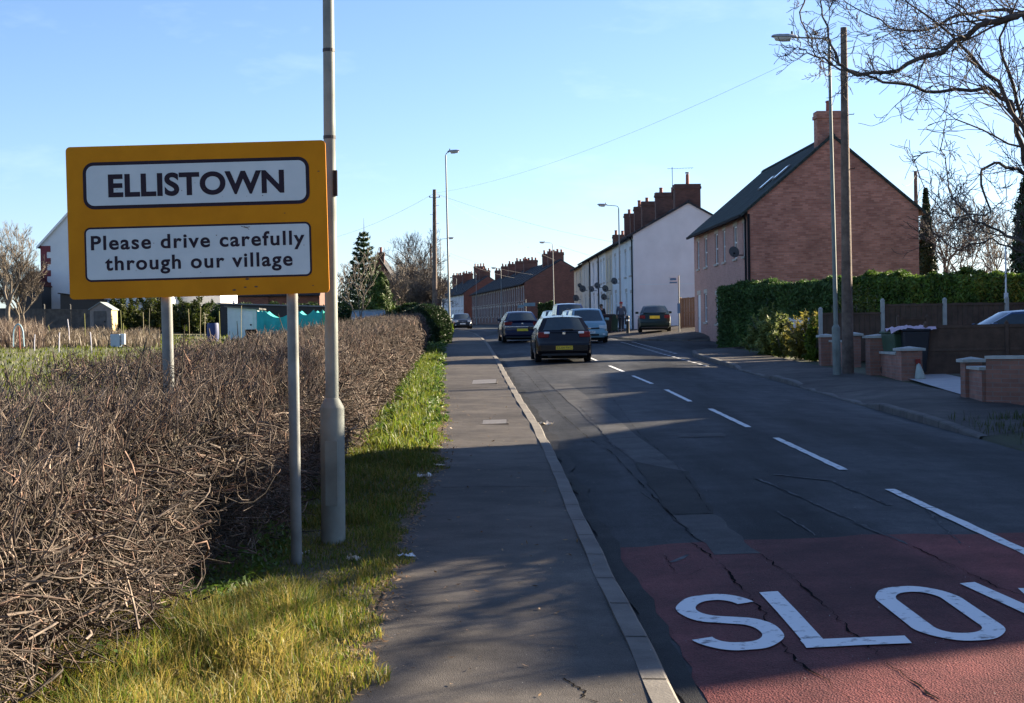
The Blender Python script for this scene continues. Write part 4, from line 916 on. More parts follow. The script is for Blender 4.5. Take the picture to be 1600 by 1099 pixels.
def person(label, loc, rz, coat, legs_m, head_m, cap=True, stride=.14, H_=1.75, bag=True, bent=0.0):
    t = thing('person', label, 'person', loc, rz); k = H_/1.75
    hipL, hipR = (-.09, 0, .92), (.09, 0, .92)
    J = [(0, 0, .95), (0, 0, 1.14), (0, .01, 1.36), (0, .01, 1.46), (0, .025, 1.56), (0, .03, 1.66),            # pelvis, waist, chest, neck, head low, crown
         (-.19, 0, 1.40), (-.25, -.01, 1.14), (-.25, .08, .90), (.19, 0, 1.40), (.25, -.02, 1.14), (.25, .06, .90),   # arms: shoulder, elbow, wrist
         hipL, (-.10, stride+.03, .50), (-.10, stride, .09), (-.10, stride+.16, .035), hipR, (.10, -stride+.05, .50), (.10, -stride-.05, .10), (.10, -stride+.11, .035)]
    J = [Vector(p)*k for p in J]
    E = [(0, 1), (1, 2), (2, 3), (3, 4), (4, 5), (2, 6), (6, 7), (7, 8), (2, 9), (9, 10), (10, 11), (0, 12), (12, 13), (13, 14), (14, 15), (0, 16), (16, 17), (17, 18), (18, 19)]
    rad = [(.13, .10), (.125, .095), (.15, .10), (.052, .052), (.078, .092), (.070, .085), .058, .042, .028, .058, .042, .028, .085, .058, .038, .032, .085, .058, .038, .032]
    b = skin_mesh('body', J, E, rad, M_skin, t)
    for base_j in (8, 11):       # hands: palm and five fingers
        w = J[base_j]; sx = -1 if base_j == 8 else 1; vs = [w, w+Vector((0, .012, -.07))]; es = [(0, 1)]; rs = [.024, (.036, .018)]
        for f in range(4):
            x = -.027+.018*f; ln = (.062, .074, .070, .052)[f]; o = len(vs); p = w+Vector((0, .016+x, -.085)); vs += [p, p+Vector((-sx*.006, .004, -ln*.55)), p+Vector((-sx*.020, .006, -ln))]; es += [(1, o), (o, o+1), (o+1, o+2)]; rs += [.010, .009, .007]
        o = len(vs); vs += [w+Vector((-sx*.012, .042, -.045)), w+Vector((-sx*.018, .055, -.085))]; es += [(0, o), (o, o+1)]; rs += [.011, .009]
        skin_mesh('hand', vs, es, rs, M_skin, b, lv=1)
    hd = J[4]
    mb = MB(); mb.lathe([(.010, -.012), (.018, 0), (.010, .022)], c=hd+Vector((0, .098, .0)), n=8); mb.build('nose', M_skin, b, smooth=True)
    for sx in (-1, 1):
        mb = MB(); mb.lathe([(.002, -.009), (.010, 0), (.002, .009)], c=hd+Vector((sx*.032, .085, .030)), n=8); mb.build('eye', M_eye, b)
        mb = MB(); mb.lathe([(.006, -.03), (.014, 0), (.008, .03)], c=hd+Vector((sx*.084, .0, .015)), n=8); mb.build('ear', M_skin, b, smooth=True)
    mb = MB(); mb.box(hd.x-.025, hd.y+.082, hd.z-.052, hd.x+.025, hd.y+.092, hd.z-.044); mb.build('mouth', M_cap, b)
    # clothes follow the body a centimetre or two outside it
    cj = [0, 1, 2, 6, 7, 9, 10]; wr = [J[8]+(J[7]-J[8])*.12, J[11]+(J[10]-J[11])*.12]; vs = [J[i] for i in cj]+wr+[J[0]-Vector((0, 0, .10)), J[3]-Vector((0, 0, .035))]
    es = [(0, 1), (1, 2), (2, 3), (3, 4), (2, 5), (5, 6), (4, 7), (6, 8), (0, 9), (2, 10)]
    skin_mesh('jacket', vs, es, [(.175, .135), (.165, .125), (.185, .130), .080, .066, .080, .066, .050, .050, (.180, .14), (.075, .075)], coat, b)
    vs = [J[0], J[12], J[13], J[14]+Vector((0, 0, .02)), J[16], J[17], J[18]+Vector((0, 0, .02))]
    skin_mesh('trousers', vs, [(0, 1), (1, 2), (2, 3), (0, 4), (4, 5), (5, 6)], [(.155, .125), .105, .080, .062, .105, .080, .062], legs_m, b)
    for i in (14, 18):
        mb = MB(); a = J[i]; mb.tube([a+Vector((0, -.06, -.045)), a+Vector((0, .02, -.045)), a+Vector((0, .12, -.055)), a+Vector((0, .20, -.062))], [.050, .062, .058, .036], 10); mb.build('shoe', M_shoe, b, smooth=True)
    c_ = hd+Vector((0, -.005, .075))
    if cap:
        mb = MB(); mb.lathe([(.100, -.02), (.104, .02), (.094, .065), (.055, .095), (.006, .105)], c=c_, n=14); mb.prism([(c_.x-.07, c_.y+.06), (c_.x+.07, c_.y+.06), (c_.x+.055, c_.y+.175), (c_.x-.055, c_.y+.175)], 'z', c_.z-.02, c_.z-.008); mb.build('cap', head_m, b, smooth=True, split=40)
    else:
        mb = MB(); mb.lathe([(.085, -.14), (.104, -.04), (.106, .02), (.094, .065), (.055, .095), (.006, .105)], c=c_+Vector((0, -.022, 0)), n=14); mb.build('hair', head_m, b, smooth=True)
    if bag:
        bgt = tag(MB().box(-.08, -.15, -.40, .06, .17, -.02).build('shopping_bag', M_bag, bevel=.03), 'black bag held in the hand of the person in a red cap', 'bag')
        bgt.location = Vector(loc)+Matrix.Rotation(rz, 3, 'Z') @ (J[8]+Vector((-.01, .02, -.10))); bgt.rotation_euler = (0, .05, rz)
        hb = MB(); hb.tube([(-.01, -.08, -.03), (-.01, -.04, .06), (-.01, .03, .06), (-.01, .08, -.03)], .008, 5); hb.build('handle', M_bag, bgt)
    return t
q = put(971, 91); person('person in a red cap and blue-grey jacket walking towards us on the far footway', q, math.pi-.15, M_jack, M_trou, M_cap)
q = put(940, 94.5); person('person in a dark coat behind the bins, partly hidden by the teal people carrier', q, math.pi+.4, M_coat, M_trou, M_hair, cap=False, bag=False, H_=1.7)
# ------------------------------------------------------------------ houses
M_brick_r = brickmat('brick_red', (.33, .125, .082), (.53, .235, .16), (.30, .20, .165), stain=.36)
M_brick_p = brickmat('brick_pink', (.40, .205, .165), (.47, .255, .205), (.42, .29, .245), stain=.14)
M_brick_d = brickmat('brick_dark', (.115, .048, .036), (.165, .068, .050), (.11, .075, .06))
M_brick_w = brickmat('garden_wall_brick', (.28, .13, .095), (.36, .17, .12), (.25, .20, .17), stain=.5)
M_brick_c = brickmat('chimney_brick', (.085, .038, .030), (.125, .055, .042), (.09, .065, .055), stain=.4)
def slatemat(name, a, b, w=.28, r_=.2):
    m = brickmat(name, a, b, tuple(c*.5 for c in a), rough=.88, stain=.35)
    next(n for n in m.node_tree.nodes if n.type == 'BSDF_PRINCIPLED').inputs['Specular IOR Level'].default_value = .2
    br = next(n for n in m.node_tree.nodes if n.type == 'TEX_BRICK'); br.inputs['Brick Width'].default_value = w; br.inputs['Row Height'].default_value = r_; br.inputs['Mortar Size'].default_value = .012; return m
M_slate = slatemat('roof_slate', (.040, .042, .048), (.062, .064, .070)); M_slate_g = slatemat('roof_slate_green', (.030, .042, .040), (.045, .060, .056)); M_tile_r = slatemat('roof_tile_red', (.17, .045, .035), (.24, .075, .055), .3, .22)
M_rend_w = mat('white_render', (.62, .59, .58), .9, col2=(.74, .71, .70), scale=.7, bump=.1, bscale=30)
M_rend_b = mat('pale_blue_white_render', (.60, .63, .64), .9, col2=(.70, .72, .72), scale=.7)
M_rend_c = mat('cream_render', (.50, .43, .31), .9, col2=(.58, .50, .38), scale=.7); M_rend_g = mat('grey_cream_render', (.46, .44, .38), .9, col2=(.54, .52, .46), scale=.7)
M_upvc = mat('window_frame_white', (.72, .73, .73), .4, var=.05); M_pane = mat('window_pane', (.03, .036, .042), .04, var=.2, spec=1.0, coat=.7); M_stone = mat('window_stone', (.38, .34, .29), .85, col2=(.46, .42, .36), scale=5)
M_door_w = mat('door_white', (.60, .62, .64), .5, var=.05); M_door_d = mat('door_dark', (.045, .06, .09), .5); M_pipe = mat('drainpipe_black', (.016, .016, .018), .85, spec=.15); M_dish = mat('dish_grey', (.11, .11, .115), .7)
M_pot = mat('chimney_pot', (.20, .065, .045), .8, col2=(.27, .10, .07), scale=4); M_lead = mat('lead_flashing', (.16, .165, .17), .6)
def chimney(par, x, y, z0, z1, wx, wy, pots=4, m=M_brick_c, flue=False):
    mb = MB(); mb.box(x-wx/2, y-wy/2, z0, x+wx/2, y+wy/2, z1-.30); mb.box(x-wx/2-.05, y-wy/2-.05, z1-.30+.002, x+wx/2+.05, y+wy/2+.05, z1-.16); mb.box(x-wx/2-.02, y-wy/2-.02, z1-.158, x+wx/2+.02, y+wy/2+.02, z1)
    c_ = mb.build('chimney', m, par, uv=True)
    for k in range(pots):
        px = x+(k-(pots-1)/2)*(wx/max(pots, 1)); hh = random.uniform(.28, .50)
        b = MB(); b.lathe([(.12, -.02), (.11, hh*.8), (.135, hh*.84), (.135, hh*.95), (.10, hh)], c=(px, y, z1), n=10); b.build('chimney_pot', M_pot, c_, smooth=True, split=40)
    if flue:
        b = MB(); b.lathe([(.11, -.02), (.10, .62)], c=(x+.05, y, z1), n=10); f = b.build('chimney_pot', M_pot, c_); b = MB(); b.lathe([(.13, .66), (.13, .74)], c=(x+.05, y, z1), n=10); b.lathe([(.02, .6), (.02, .67)], c=(x+.05, y, z1), n=5); b.build('cowl', M_lead, f)
    return c_
def house(label, origin, ang, L, D, He, rise, wall_m, roof_m, openings=(), group=None, gable_m=None, chim=(), ends=(0, 0), depth0=-1.2, pipe=None, dishes=(), name='terraced_house', cat='house', frames=M_upvc, face=1, quoin=None, verge=.10):
    """origin: street corner nearest the camera, at ground; local y runs away along the street, local x into the plot (face 1) and the front wall is x = 0."""
    t = thing(name, label, cat, origin, -ang, group); gm = gable_m or wall_m
    ys_ = sorted(set([0.0, L]+[v for o in openings for v in o[1:3]])); zs_ = sorted(set([depth0, He]+[v for o in openings for v in o[3:5]]))
    mb = MB()
    for a, b in zip(ys_, ys_[1:]):
        for c_, d in zip(zs_, zs_[1:]):
            if not any(o[1] <= (a+b)/2 <= o[2] and o[3] <= (c_+d)/2 <= o[4] for o in openings): mb.quad((0, a, c_), (0, b, c_), (0, b, d), (0, a, d))
    for o in openings:
        _, a, b, c_, d = o[:5]
        for q in (((0, a, c_), (0, b, c_), (.1, b, c_), (.1, a, c_)), ((0, a, d), (.1, a, d), (.1, b, d), (0, b, d)), ((0, a, c_), (.1, a, c_), (.1, a, d), (0, a, d)), ((0, b, c_), (0, b, d), (.1, b, d), (.1, b, c_))): mb.quad(*q)
    w = mb.build('wall', wall_m, t, uv=True, fix=False)
    mb = MB(); pent = [(0, depth0), (D, depth0), (D, He), (D/2, He+rise), (0, He)]
    mb.add([(x, 0, z) for x, z in pent], [(0, 1, 2, 3, 4)]); mb.add([(x, L, z) for x, z in pent], [(4, 3, 2, 1, 0)]); mb.quad((D, 0, depth0), (D, L, depth0), (D, L, He), (D, 0, He)); mb.build('gable_wall', gm, t, uv=True, fix=False)
    sl = rise/(D/2); ov = .28; y0, y1 = -(verge if ends[0] else -.003), L+(verge if ends[1] else -.003)
    mb = MB(); th = .13
    for s in (0, 1):
        f = (lambda x: x) if s == 0 else (lambda x: D-x)
        A = [(f(-ov), He-ov*sl), (f(D/2-.001), He+rise), (f(D/2-.001), He+rise+th), (f(-ov), He-ov*sl+th)]
        mb.prism(A, 'y', y0, y1)
    mb.prism([(D/2-.12, He+rise+th-.06), (D/2+.12, He+rise+th-.06), (D/2, He+rise+th+.07)], 'y', y0-.002, y1+.002)
    rf = mb.build('roof', roof_m, t, uv=True)
    g = MB(); g.box(-ov-.10, y0+.01, He-ov*sl-.03, -ov-.004, y1-.01, He-ov*sl+.07); g.build('gutter', M_pipe, rf)
    for o in openings:
        kind, a, b, c_, d = o[:5]; fw = .055
        if kind == 'w':
            mb = MB()
            for (p, q, r_, s) in ((a, a+fw, c_, d), (b-fw, b, c_, d), (a+fw+.001, b-fw-.001, c_, c_+fw), (a+fw+.001, b-fw-.001, d-fw, d), (a+fw+.001, b-fw-.001, (c_+d)/2-.025, (c_+d)/2+.025)): mb.box(.045, p+.001, r_+.001, .098, q-.001, s-.001)
            wf = mb.build('window', frames, t); mb = MB(); mb.box(.07, a+fw*.5, c_+fw*.5, .085, b-fw*.5, d-fw*.5); mb.build('pane', M_pane, wf)
            mb = MB(); mb.box(-.07, a-.07, c_-.09, .03, b+.07, c_-.001); mb.build('sill', M_stone, wf)
            mb = MB(); mb.box(-.012, a-.09, d+.002, .06, b+.09, d+.20); mb.build('lintel', M_stone, wf)
        else:
            dmm = o[5] if len(o) > 5 else M_door_w; mb = MB(); mb.box(.05, a+.07, c_, .095, b-.07, d-.07); dr = mb.build('door', dmm, t)
            mb = MB(); mb.box(.03, a+.001, c_, .098, a+.065, d-.001); mb.box(.03, b-.065, c_, .098, b-.001, d-.001); mb.box(.03, a+.066, d-.065, .098, b-.066, d-.001); mb.build('door_frame', frames, dr)
            mb = MB(); mb.box(.02, b-.16, c_+.95, .05, b-.12, c_+1.08); mb.build('handle', M_chrome, dr)
            mb = MB(); mb.box(-.012, a-.09, d+.002, .06, b+.09, d+.20); mb.build('lintel', M_stone, dr)
    if pipe is not None:
        mb = MB(); mb.tube([(-.20, pipe, He-.1), (-.07, pipe, He-.35), (-.07, pipe, depth0+1)], .045, 8); mb.build('drainpipe', M_pipe, t)
    for (y, z, r_) in dishes:
        mb = MB(); M_ = Matrix.Translation((-.34, y, z)) @ Matrix.Rotation(R(25), 4, 'Z') @ Matrix.Rotation(R(-75), 4, 'X') @ Matrix.Scale(.8, 4, (0, 1, 0))
        M_ = Matrix.Translation((-.42, y-.05, z)) @ Matrix.Rotation(R(20), 4, 'Z') @ Matrix.Rotation(R(78), 4, 'X')
        r_ *= .62; mb.lathe([(r_, .07), (r_*.75, .035), (r_*.4, .010), (.02, 0), (.02, -.012), (r_*.42, -.004), (r_*.77, .02), (r_*1.01, .055)], n=18, M=M_)
        ds = mb.build('satellite_dish', M_dish, t, smooth=True, split=45); mb = MB(); mb.tube([(0, y+.02, z-.12), (-.2, y+.02, z-.12), (-.40, y+.01, z)], .02, 6); mb.tube([(-.42, y-.04, z-r_*.7), (-.45, y-.42, z-.08)], .012, 5); mb.box(-.49, y-.47, z-.10, -.42, y-.39, z-.03); mb.build('bracket', M_pipe, ds)
    for c_ in chim: chimney(t, *c_[:6], **(c_[6] if len(c_) > 6 else {}))
    return t
# pink brick cottages at the corner, their gable end towards us
A = Vector((9.63, 63.6)); B = Vector((9.10, 77.8)); dv2 = (B-A).normalized(); AN = math.atan2(dv2.x, dv2.y); LT = (B-A).length
EA = 4.98    # eaves above the camera
hl = LT/3; labs = ['corner brick cottage with a big red gable wall, roof lights and a grey dish', 'middle brick cottage behind the clipped hedge, between two like it', 'brick cottage farthest from us in its row of three, next to the white gable']
for k in range(3):
    o = A+dv2*(hl*k+.001*k); gz = G(9.5, o.y)+.05; He = EA-gz; up0, up1 = 2.95, 4.32
    ops = [('w', .55, 1.15, up0+(He-4.75), up1+(He-4.75)), ('w', 2.45, 3.25, up0+(He-4.75), up1+(He-4.75)), ('w', 2.45, 3.25, .85, 2.15), ('d', .55, 1.45, .05, 2.18, M_door_w)]
    if k == 2: ops = [('w', .7, 1.5, up0+(He-4.75), up1+(He-4.75)), ('w', 3.1, 3.75, up0+(He-4.75), up1+(He-4.75)), ('w', .95, 1.75, .85, 2.2), ('d', 2.9, 3.8, .05, 2.2, M_door_w)]
    ch_ = [(3.5, .55, He+2.2, He+4.05, 1.10, .62, dict(pots=1, m=M_brick_r))] if k == 0 else ([(3.5, hl-.5, He+2.0, He+3.7, .9, .5, dict(pots=1, m=M_brick_r))] if k == 9 else [])
    ht = house(labs[k], (o.x, o.y, gz), AN, hl-.004, 7.0, He, 2.95, M_brick_p, M_slate_g, ops, 'pink brick cottages at the junction', M_brick_r, ch_, (k == 0, k == 2), pipe=.18 if k == 0 else None, dishes=[(1.05, He-1.62, .38)] if k == 0 else [], name='brick_cottage', cat='house', verge=.09)
    if k == 0:
        for (yy, xx) in ((2.3, 1.9), (3.6, 1.55)):
            sl_ = 2.95/3.5; mb = MB(); M_ = Matrix.Translation((xx, yy, He+xx*sl_+.16)) @ Matrix.Rotation(-math.atan(sl_), 4, 'Y'); mb.box(-.45, -.30, 0, .45, .30, .05, M_); f = mb.build('roof_light', M_lead, ht); mb = MB(); mb.box(-.37, -.23, .052, .37, .23, .058, M_); mb.build('pane', M_pane, f)
        mb = MB(); mb.box(-.02, -.035, -1, .08, -.003, He-.12); mb.build('corner_pipe', M_pipe, ht)
# white terrace
A = Vector((7.35, 94.0)); B = Vector((5.55, 138.0)); dv2 = (B-A).normalized(); AN2 = math.atan2(dv2.x, dv2.y); EW = 6.03
bounds = [94, 100, 106, 110.5, 115, 122, 129.7, 138]
mats_w = [M_rend_b, M_rend_b, M_rend_c, M_rend_b, M_rend_w, M_rend_g, M_rend_c]
labs = ['white end house with a broad blank gable and a red flue on its chimney', 'white house second from the blank white gable', 'cream house between two white ones with a round-topped window', 'white house just beyond the cream one with a dish by its window',
        'white house in the middle of the terrace, between drainpipes', 'off-white house near the far end with a big dish under its window', 'beige house at the far end of the white terrace with two dishes']
chy = {0: (.55, 1.55), 1: (3.2, 1.5), 2: (5.2, 1.5)}
for k in range(7):
    y0, y1 = bounds[k], bounds[k+1]; s0 = (y0-94)/(138-94)*(B-A).length; Lk = (y1-y0)/(138-94)*(B-A).length; o = A+dv2*s0
    gz = G(o.x+.5, o.y+Lk/2); He = EW-gz-(.0 if k < 6 else .18); z0 = 3.0+(He-5.2)*.5
    ops = [('w', Lk*.16, Lk*.16+.85, z0, z0+1.55), ('w', Lk*.62, Lk*.62+.85, z0, z0+1.55), ('w', Lk*.58, Lk*.58+1.0, .85, 2.25), ('d', Lk*.15, Lk*.15+.9, .02, 2.1, M_door_d if k % 2 else M_door_w)]
    rise = 1.86; cs = []; zr = He+rise
    ds = {0: [], 1: [(1.2, z0-.2, .36)], 2: [(1.0, z0-.55, .38), (2.0, z0-1.1, .36)], 3: [(2.2, z0-.2, .38)], 4: [(2.2, z0-.35, .36)], 5: [(3.0, z0-.15, .46), (5.6, z0+.2, .3)], 6: [(1.8, z0-.7, .46), (1.9, z0-1.65, .46)]}[k]
    cy = {0: [(.50, 1.16, 0)], 1: [(3.0, 1.45, 2)], 2: [(4.3, 1.5, 2)], 3: [(4.2, 1.5, 2)], 4: [(2.2, 1.2, 2), (6.0, 1.5, 2)], 5: [], 6: [(2.0, .75, 2)]}[k]
    for (yy, dz, pn) in cy: cs.append((3.35, yy, zr-.7, zr+dz, 1.55 if k < 6 else 1.1, .62 if k else .8, dict(pots=pn, flue=(k == 0))))
    hw_ = house(labs[k], (o.x, o.y, gz), AN2, Lk-.004, 6.7, He, rise if k < 6 else 1.6, mats_w[k], M_slate, ops, 'white terraced houses', M_rend_w if k == 0 else None, cs, (k == 0, k == 6), pipe={0: .12, 4: .1, 5: .1}.get(k), dishes=ds)
    if k == 0:
        mb = MB(); mb.box(.3, -.012, 2.55, 6.4, -.003, 2.60); mb.build('render_band', M_rend_b, hw_)
        ae = MB(); ae.tube([(2.6, 1.3, zr+.3), (2.6, 1.3, zr+2.3)], .02, 5); ae.tube([(2.3, 1.3, zr+2.2), (3.9, 1.3, zr+2.25)], .012, 4)
        for q in np.linspace(2.4, 3.8, 9): ae.tube([(q, 1.1, zr+2.21), (q, 1.5, zr+2.21)], .006, 4)
        ae.build('television_aerial', M_pipe, hw_)
# brick terraces farther off, one house copied along each street front
def row(n, o, ang, Lh, D, He, rise, wall_m, roof_m, gable_m, group, labels, pots=4, ground_white=False, dz_step=0.0, name='terraced_house', chh=1.1):
    o = Vector(o); dvr = Vector((math.sin(ang), math.cos(ang)))
    ops = [('w', .7, 1.55, He-1.85, He-.42), ('w', 2.75, 3.6, He-1.85, He-.42), ('w', 2.6, 3.6, .75, 1.95), ('d', .7, 1.6, .02, 1.98, M_door_d)]
    proto = house(labels[0], (o.x, o.y, G(o.x+2, o.y)+.05), ang, Lh-.006, D, He, rise, wall_m, roof_m, ops, group, gable_m, [(D/2, Lh-.45, He+rise-.8, He+rise+chh, 1.7, .7, dict(pots=pots, m=M_brick_d))], (0, 0), name=name)
    out = [proto]
    for k in range(1, n):
        c_ = copy_tree(proto); q = o+dvr*(Lh*k); c_.location = (q.x, q.y, proto.location.z+dz_step*k); c_['label'] = labels[min(k, len(labels)-1)]; out.append(c_)
        for ch_ in [x for x in c_.children if x.name.startswith('chimney')]:
            if k % 2 == 0 or k % 7 == 3:
                for kid_ in list(ch_.children): bpy.data.objects.remove(kid_)
                bpy.data.objects.remove(ch_)
            else: ch_.location.z += random.uniform(-.25, .35)
    return out
LB = ['dark red brick end house with a plain gable facing us beyond the white terrace', 'brick house next to the plain dark gable end', 'brick house second beyond the plain dark gable end', 'brick house third beyond the plain dark gable end'] + ['dark brick terraced house in the far row, before the white house fronts']*20
row(15, (1.42, 165.0), -.106, 4.6, 7.8, 4.2, 2.3, M_brick_d, M_slate, M_brick_d, 'dark brick terraced houses', LB, dz_step=.05)
q = Vector((1.42, 165.0))+Vector((math.sin(-.106), math.cos(-.106)))*70
M_far_w = M_rend_w
row(8, (q.x-1.2, q.y+2), -.135, 4.8, 7.5, 4.6, 2.5, M_rend_w, M_slate, M_brick_d, 'far white-fronted houses', ['far white-fronted house at the bend, under big chimneys']*9, dz_step=.06)
row(6, (q.x-9.5, q.y+48), -.33, 5.2, 8, 4.6, 2.6, M_rend_w, M_slate, M_brick_d, 'farthest white-fronted houses', ['farthest white-fronted house where the street closes']*7, dz_step=.05)
# tall cross-gabled house that rises over the far row
def gable_house(label, px0, px1, Y, eave_el, ridge_el, wall_m, roof_m, depth=9, chim=None, name='brick_house', ang=0.0, quoin=False, group=None, ops=()):
    """House whose gable faces the camera between two image columns; heights are measured from eye level."""
    a, b = base(px0, Y), base(px1, Y); gz = G((a.x+b.x)/2, Y); wd_ = b.x-a.x; He = eave_el-gz; rise = ridge_el-eave_el
    t = thing(name, label, 'house', (a.x, Y, gz), ang, group); mb = MB(); pent = [(0, -1.5), (wd_, -1.5), (wd_, He), (wd_/2, He+rise), (0, He)]
    mb.prism(pent, 'y', 0, depth); mb.build('wall', wall_m, t, uv=True)
    mb = MB(); sl = rise/(wd_/2); ov = .3
    for s in (0, 1):
        f = (lambda x: x) if s == 0 else (lambda x: wd_-x); mb.prism([(f(-ov), He-ov*sl+.003), (f(wd_/2-.001), He+rise+.003), (f(wd_/2-.001), He+rise+.15), (f(-ov), He-ov*sl+.15)], 'y', -.14, depth+.14)
    rf = mb.build('roof', roof_m, t, uv=True)
    mb = MB()
    for s in (0, 1):
        f = (lambda x: x) if s == 0 else (lambda x: wd_-x); mb.prism([(f(-ov), He-ov*sl-.09), (f(wd_/2-.001), He+rise-.09), (f(wd_/2-.001), He+rise+.13), (f(-ov), He-ov*sl+.13)], 'y', -.19, -.142)
    mb.build('bargeboard', M_upvc if quoin else M_pipe, rf)
    if chim: chimney(t, *chim[0], **chim[1])
    if quoin:
        mb = MB()
        for k in range(7):
            z = He-.47*(k+1.3)
            mb.box(-.03, -.03, z, .45 if k % 2 else .75, -.003, z+.466)
        mb.build('quoin', M_quoin, t)
    for (x0, x1, z0, z1) in ops:
        mb = MB(); mb.box(x0, -.05, z0, x1, -.004, z1); f = mb.build('window', M_upvc, t); mb = MB(); mb.box(x0+.07, -.056, z0+.07, (x0+x1)/2-.03, -.052, z1-.07); mb.box((x0+x1)/2+.03, -.056, z0+.07, x1-.07, -.052, z1-.07); mb.build('pane', M_pane, f)
    return t
M_quoin = mat('quoin_dark_red', (.17, .035, .045), .8, var=.1)
gable_house('tall far brick house with four pots rising over the dark terrace roofs', 739, 762, 262, 6.9, 8.8, M_brick_d, M_slate, chim=((1.2, .8, 5.5, 9.7, 1.9, .8), dict(pots=4, m=M_brick_d)))
gable_house('far brick house with many pots left of the tall one', 706, 728, 285, 7.0, 8.8, M_brick_d, M_slate, chim=((1.3, .8, 5.5, 9.1, 2.2, .8), dict(pots=4, m=M_brick_d)))
gable_house('far brick house closing the street at its left end', 684, 708, 300, 6.4, 8.3, M_brick_d, M_slate, chim=((1.3, .8, 5.0, 8.4, 2.0, .8), dict(pots=4, m=M_brick_d)))
# houses on the left behind the allotments
gable_house('big white rendered house with dark red corner blocks behind the sign', 66, 252, 121, 8.05-.35, 12.6, M_rend_b, M_slate, 11, quoin=True, name='white_house')
gable_house('plain white house beside the hedge, partly hidden by the sign post', 262, 345, 128, 5.1, 7.6, M_rend_w, M_slate, 8, name='white_house', ops=((.7, 2.3, 3.3, 4.6),))
gable_house('red brick house low behind the netting and hedge', 350, 420, 150, 5.6, 8.0, M_brick_d, M_slate, 8, chim=((1.6, .8, 4.5, 7.3, 1.4, .7), dict(pots=3)))
t = house('brick house with a dark roof behind the conifer', tuple(base(500, 150)), R(-88), 12, 7, 4.4-G(-18, 150), 2.3, M_brick_d, M_slate, [('w', 2, 3, 3, 4.4), ('w', 6, 7, 3, 4.4)], None, None, [(3.5, 1, 4.2, 6.4, 1.6, .7, dict(pots=4)), (3.5, 9, 4.2, 6.4, 1.6, .7, dict(pots=4))], (1, 1), name='brick_house')
gable_house('brown brick house with a small chimney between conifer and bare trees', 574, 612, 140, 5.6, 7.3, M_brick_d, M_slate, 9, chim=((1.25, .8, 4.5, 6.9, .6, .6), dict(pots=1)))
# houses set back on the right, beyond the frame: their roofs shade the road, the gaps between them let the bands of sun through
for (lab, ya, yb, X_, rise) in (('brick house set back on the right behind the tall hedge', 19.5, 33.1, 18.0, 2.35), ('brick house set back beyond the driveway', 35.3, 41.3, 18.0, 1.95), ('brick house set back behind the brown fence panels', 43.2, 51.6, 18.6, 1.95)):
    gz = G(X_, (ya+yb)/2); house(lab, (X_, ya, gz), 0, yb-ya, 8.0, 5.0, rise, M_brick_r, M_slate, [('w', 1.2, 2.6, 3.0, 4.3), ('w', 1.0, 2.8, .8, 2.2), ('d', 3.4, 4.4, .02, 2.1, M_door_d)], 'brick houses set back on the right', None, [], (1, 1), name='detached_house')
# ------------------------------------------------------------------ trees and shrubs
M_bark = mat('dark_bark', (.040, .030, .026), .9, col2=(.10, .078, .062), scale=8, bump=.6, bscale=30)
M_bark_g = mat('grey_brown_bark', (.075, .062, .052), .9, col2=(.14, .12, .10), scale=6, bump=.4)
M_bark_p = mat('pale_twig_bark', (.11, .090, .070), .9, col2=(.19, .16, .125), scale=5)
KIDP = .65
def grow(mb, p, d, L, r, depth, rmin, up=.12, wob=.18, nseg=4, split=(2, 3), ang=(.35, .8), ratio=(.62, .82), droop=0.0, kids=True):
    pts = [Vector(p)]; rad = [r]; d = d.normalized(); side = []
    for i in range(nseg):
        d = (d+Vector((random.gauss(0, wob), random.gauss(0, wob), random.gauss(0, wob)+up*(1 if droop == 0 else 0)-droop))).normalized()
        pts.append(pts[-1]+d*(L/nseg)); rad.append(max(rmin, r*(1-.42*(i+1)/nseg))); side.append((pts[-1].copy(), d.copy(), rad[-1]))
    mb.tube(pts, rad, 8 if r > .05 else (5 if r > .012 else 3), cap=False)
    if depth <= 0: return
    def kid(q, dd, rr, l):
        a = random.uniform(*ang); ax = dd.orthogonal().normalized(); ax.rotate(Matrix.Rotation(random.uniform(0, 6.283), 3, dd)); nd = dd.copy(); nd.rotate(Matrix.Rotation(a, 3, ax))
        grow(mb, q, nd, l, max(rmin, rr), depth-1, rmin, up, wob, nseg, split, ang, ratio, droop, kids)
    for _ in range(random.randint(*split)): kid(pts[-1], d, rad[-1]*.8, L*random.uniform(*ratio))
    if kids:
        for (q, dd, rr) in side[:-1]:
            if random.random() < KIDP: kid(q, dd, rr*.55, L*random.uniform(.4, .65))
def bare_tree(label, loc, H_, r, depth=5, m=M_bark_g, name='bare_tree', group=None, rmin=.006, spread=(.3, .75), up=.10, droop=0.0, trunk=.25, split=(2, 3), nstem=1, L0=.27, nseg=4):
    t = thing(name, label, 'tree', loc, random.uniform(0, 6), group); mb = MB(); st = []
    for s in range(nstem):
        a = random.uniform(0, 6.28); o = Vector((math.cos(a), math.sin(a), 0))*(.25*(nstem > 1)); d = Vector((o.x*.6, o.y*.6, 1)).normalized()
        pts = [o+d*(H_*trunk*k/4)+Vector((random.gauss(0, r*.3), random.gauss(0, r*.3), 0))*(k > 0) for k in range(5)]; pts[0] -= d*.3
        mb.tube(pts, [r*1.25, r, r*.92, r*.86, r*.8], 10, cap=False); st.append((pts[-1], d))
    mb.build('trunk', m, t, smooth=True)
    cb_ = MB()
    for p, d in st:
        for k in range(3):
            nd = (d+Vector((random.gauss(0, .35), random.gauss(0, .35), .1))).normalized(); grow(cb_, p, nd, H_*L0*random.uniform(.8, 1.1), r*.55, depth, rmin, up, .13, nseg, split, spread, (.62, .82), droop)
    tag(cb_.build('crown', m, t, fix=False), kind='stuff'); return t
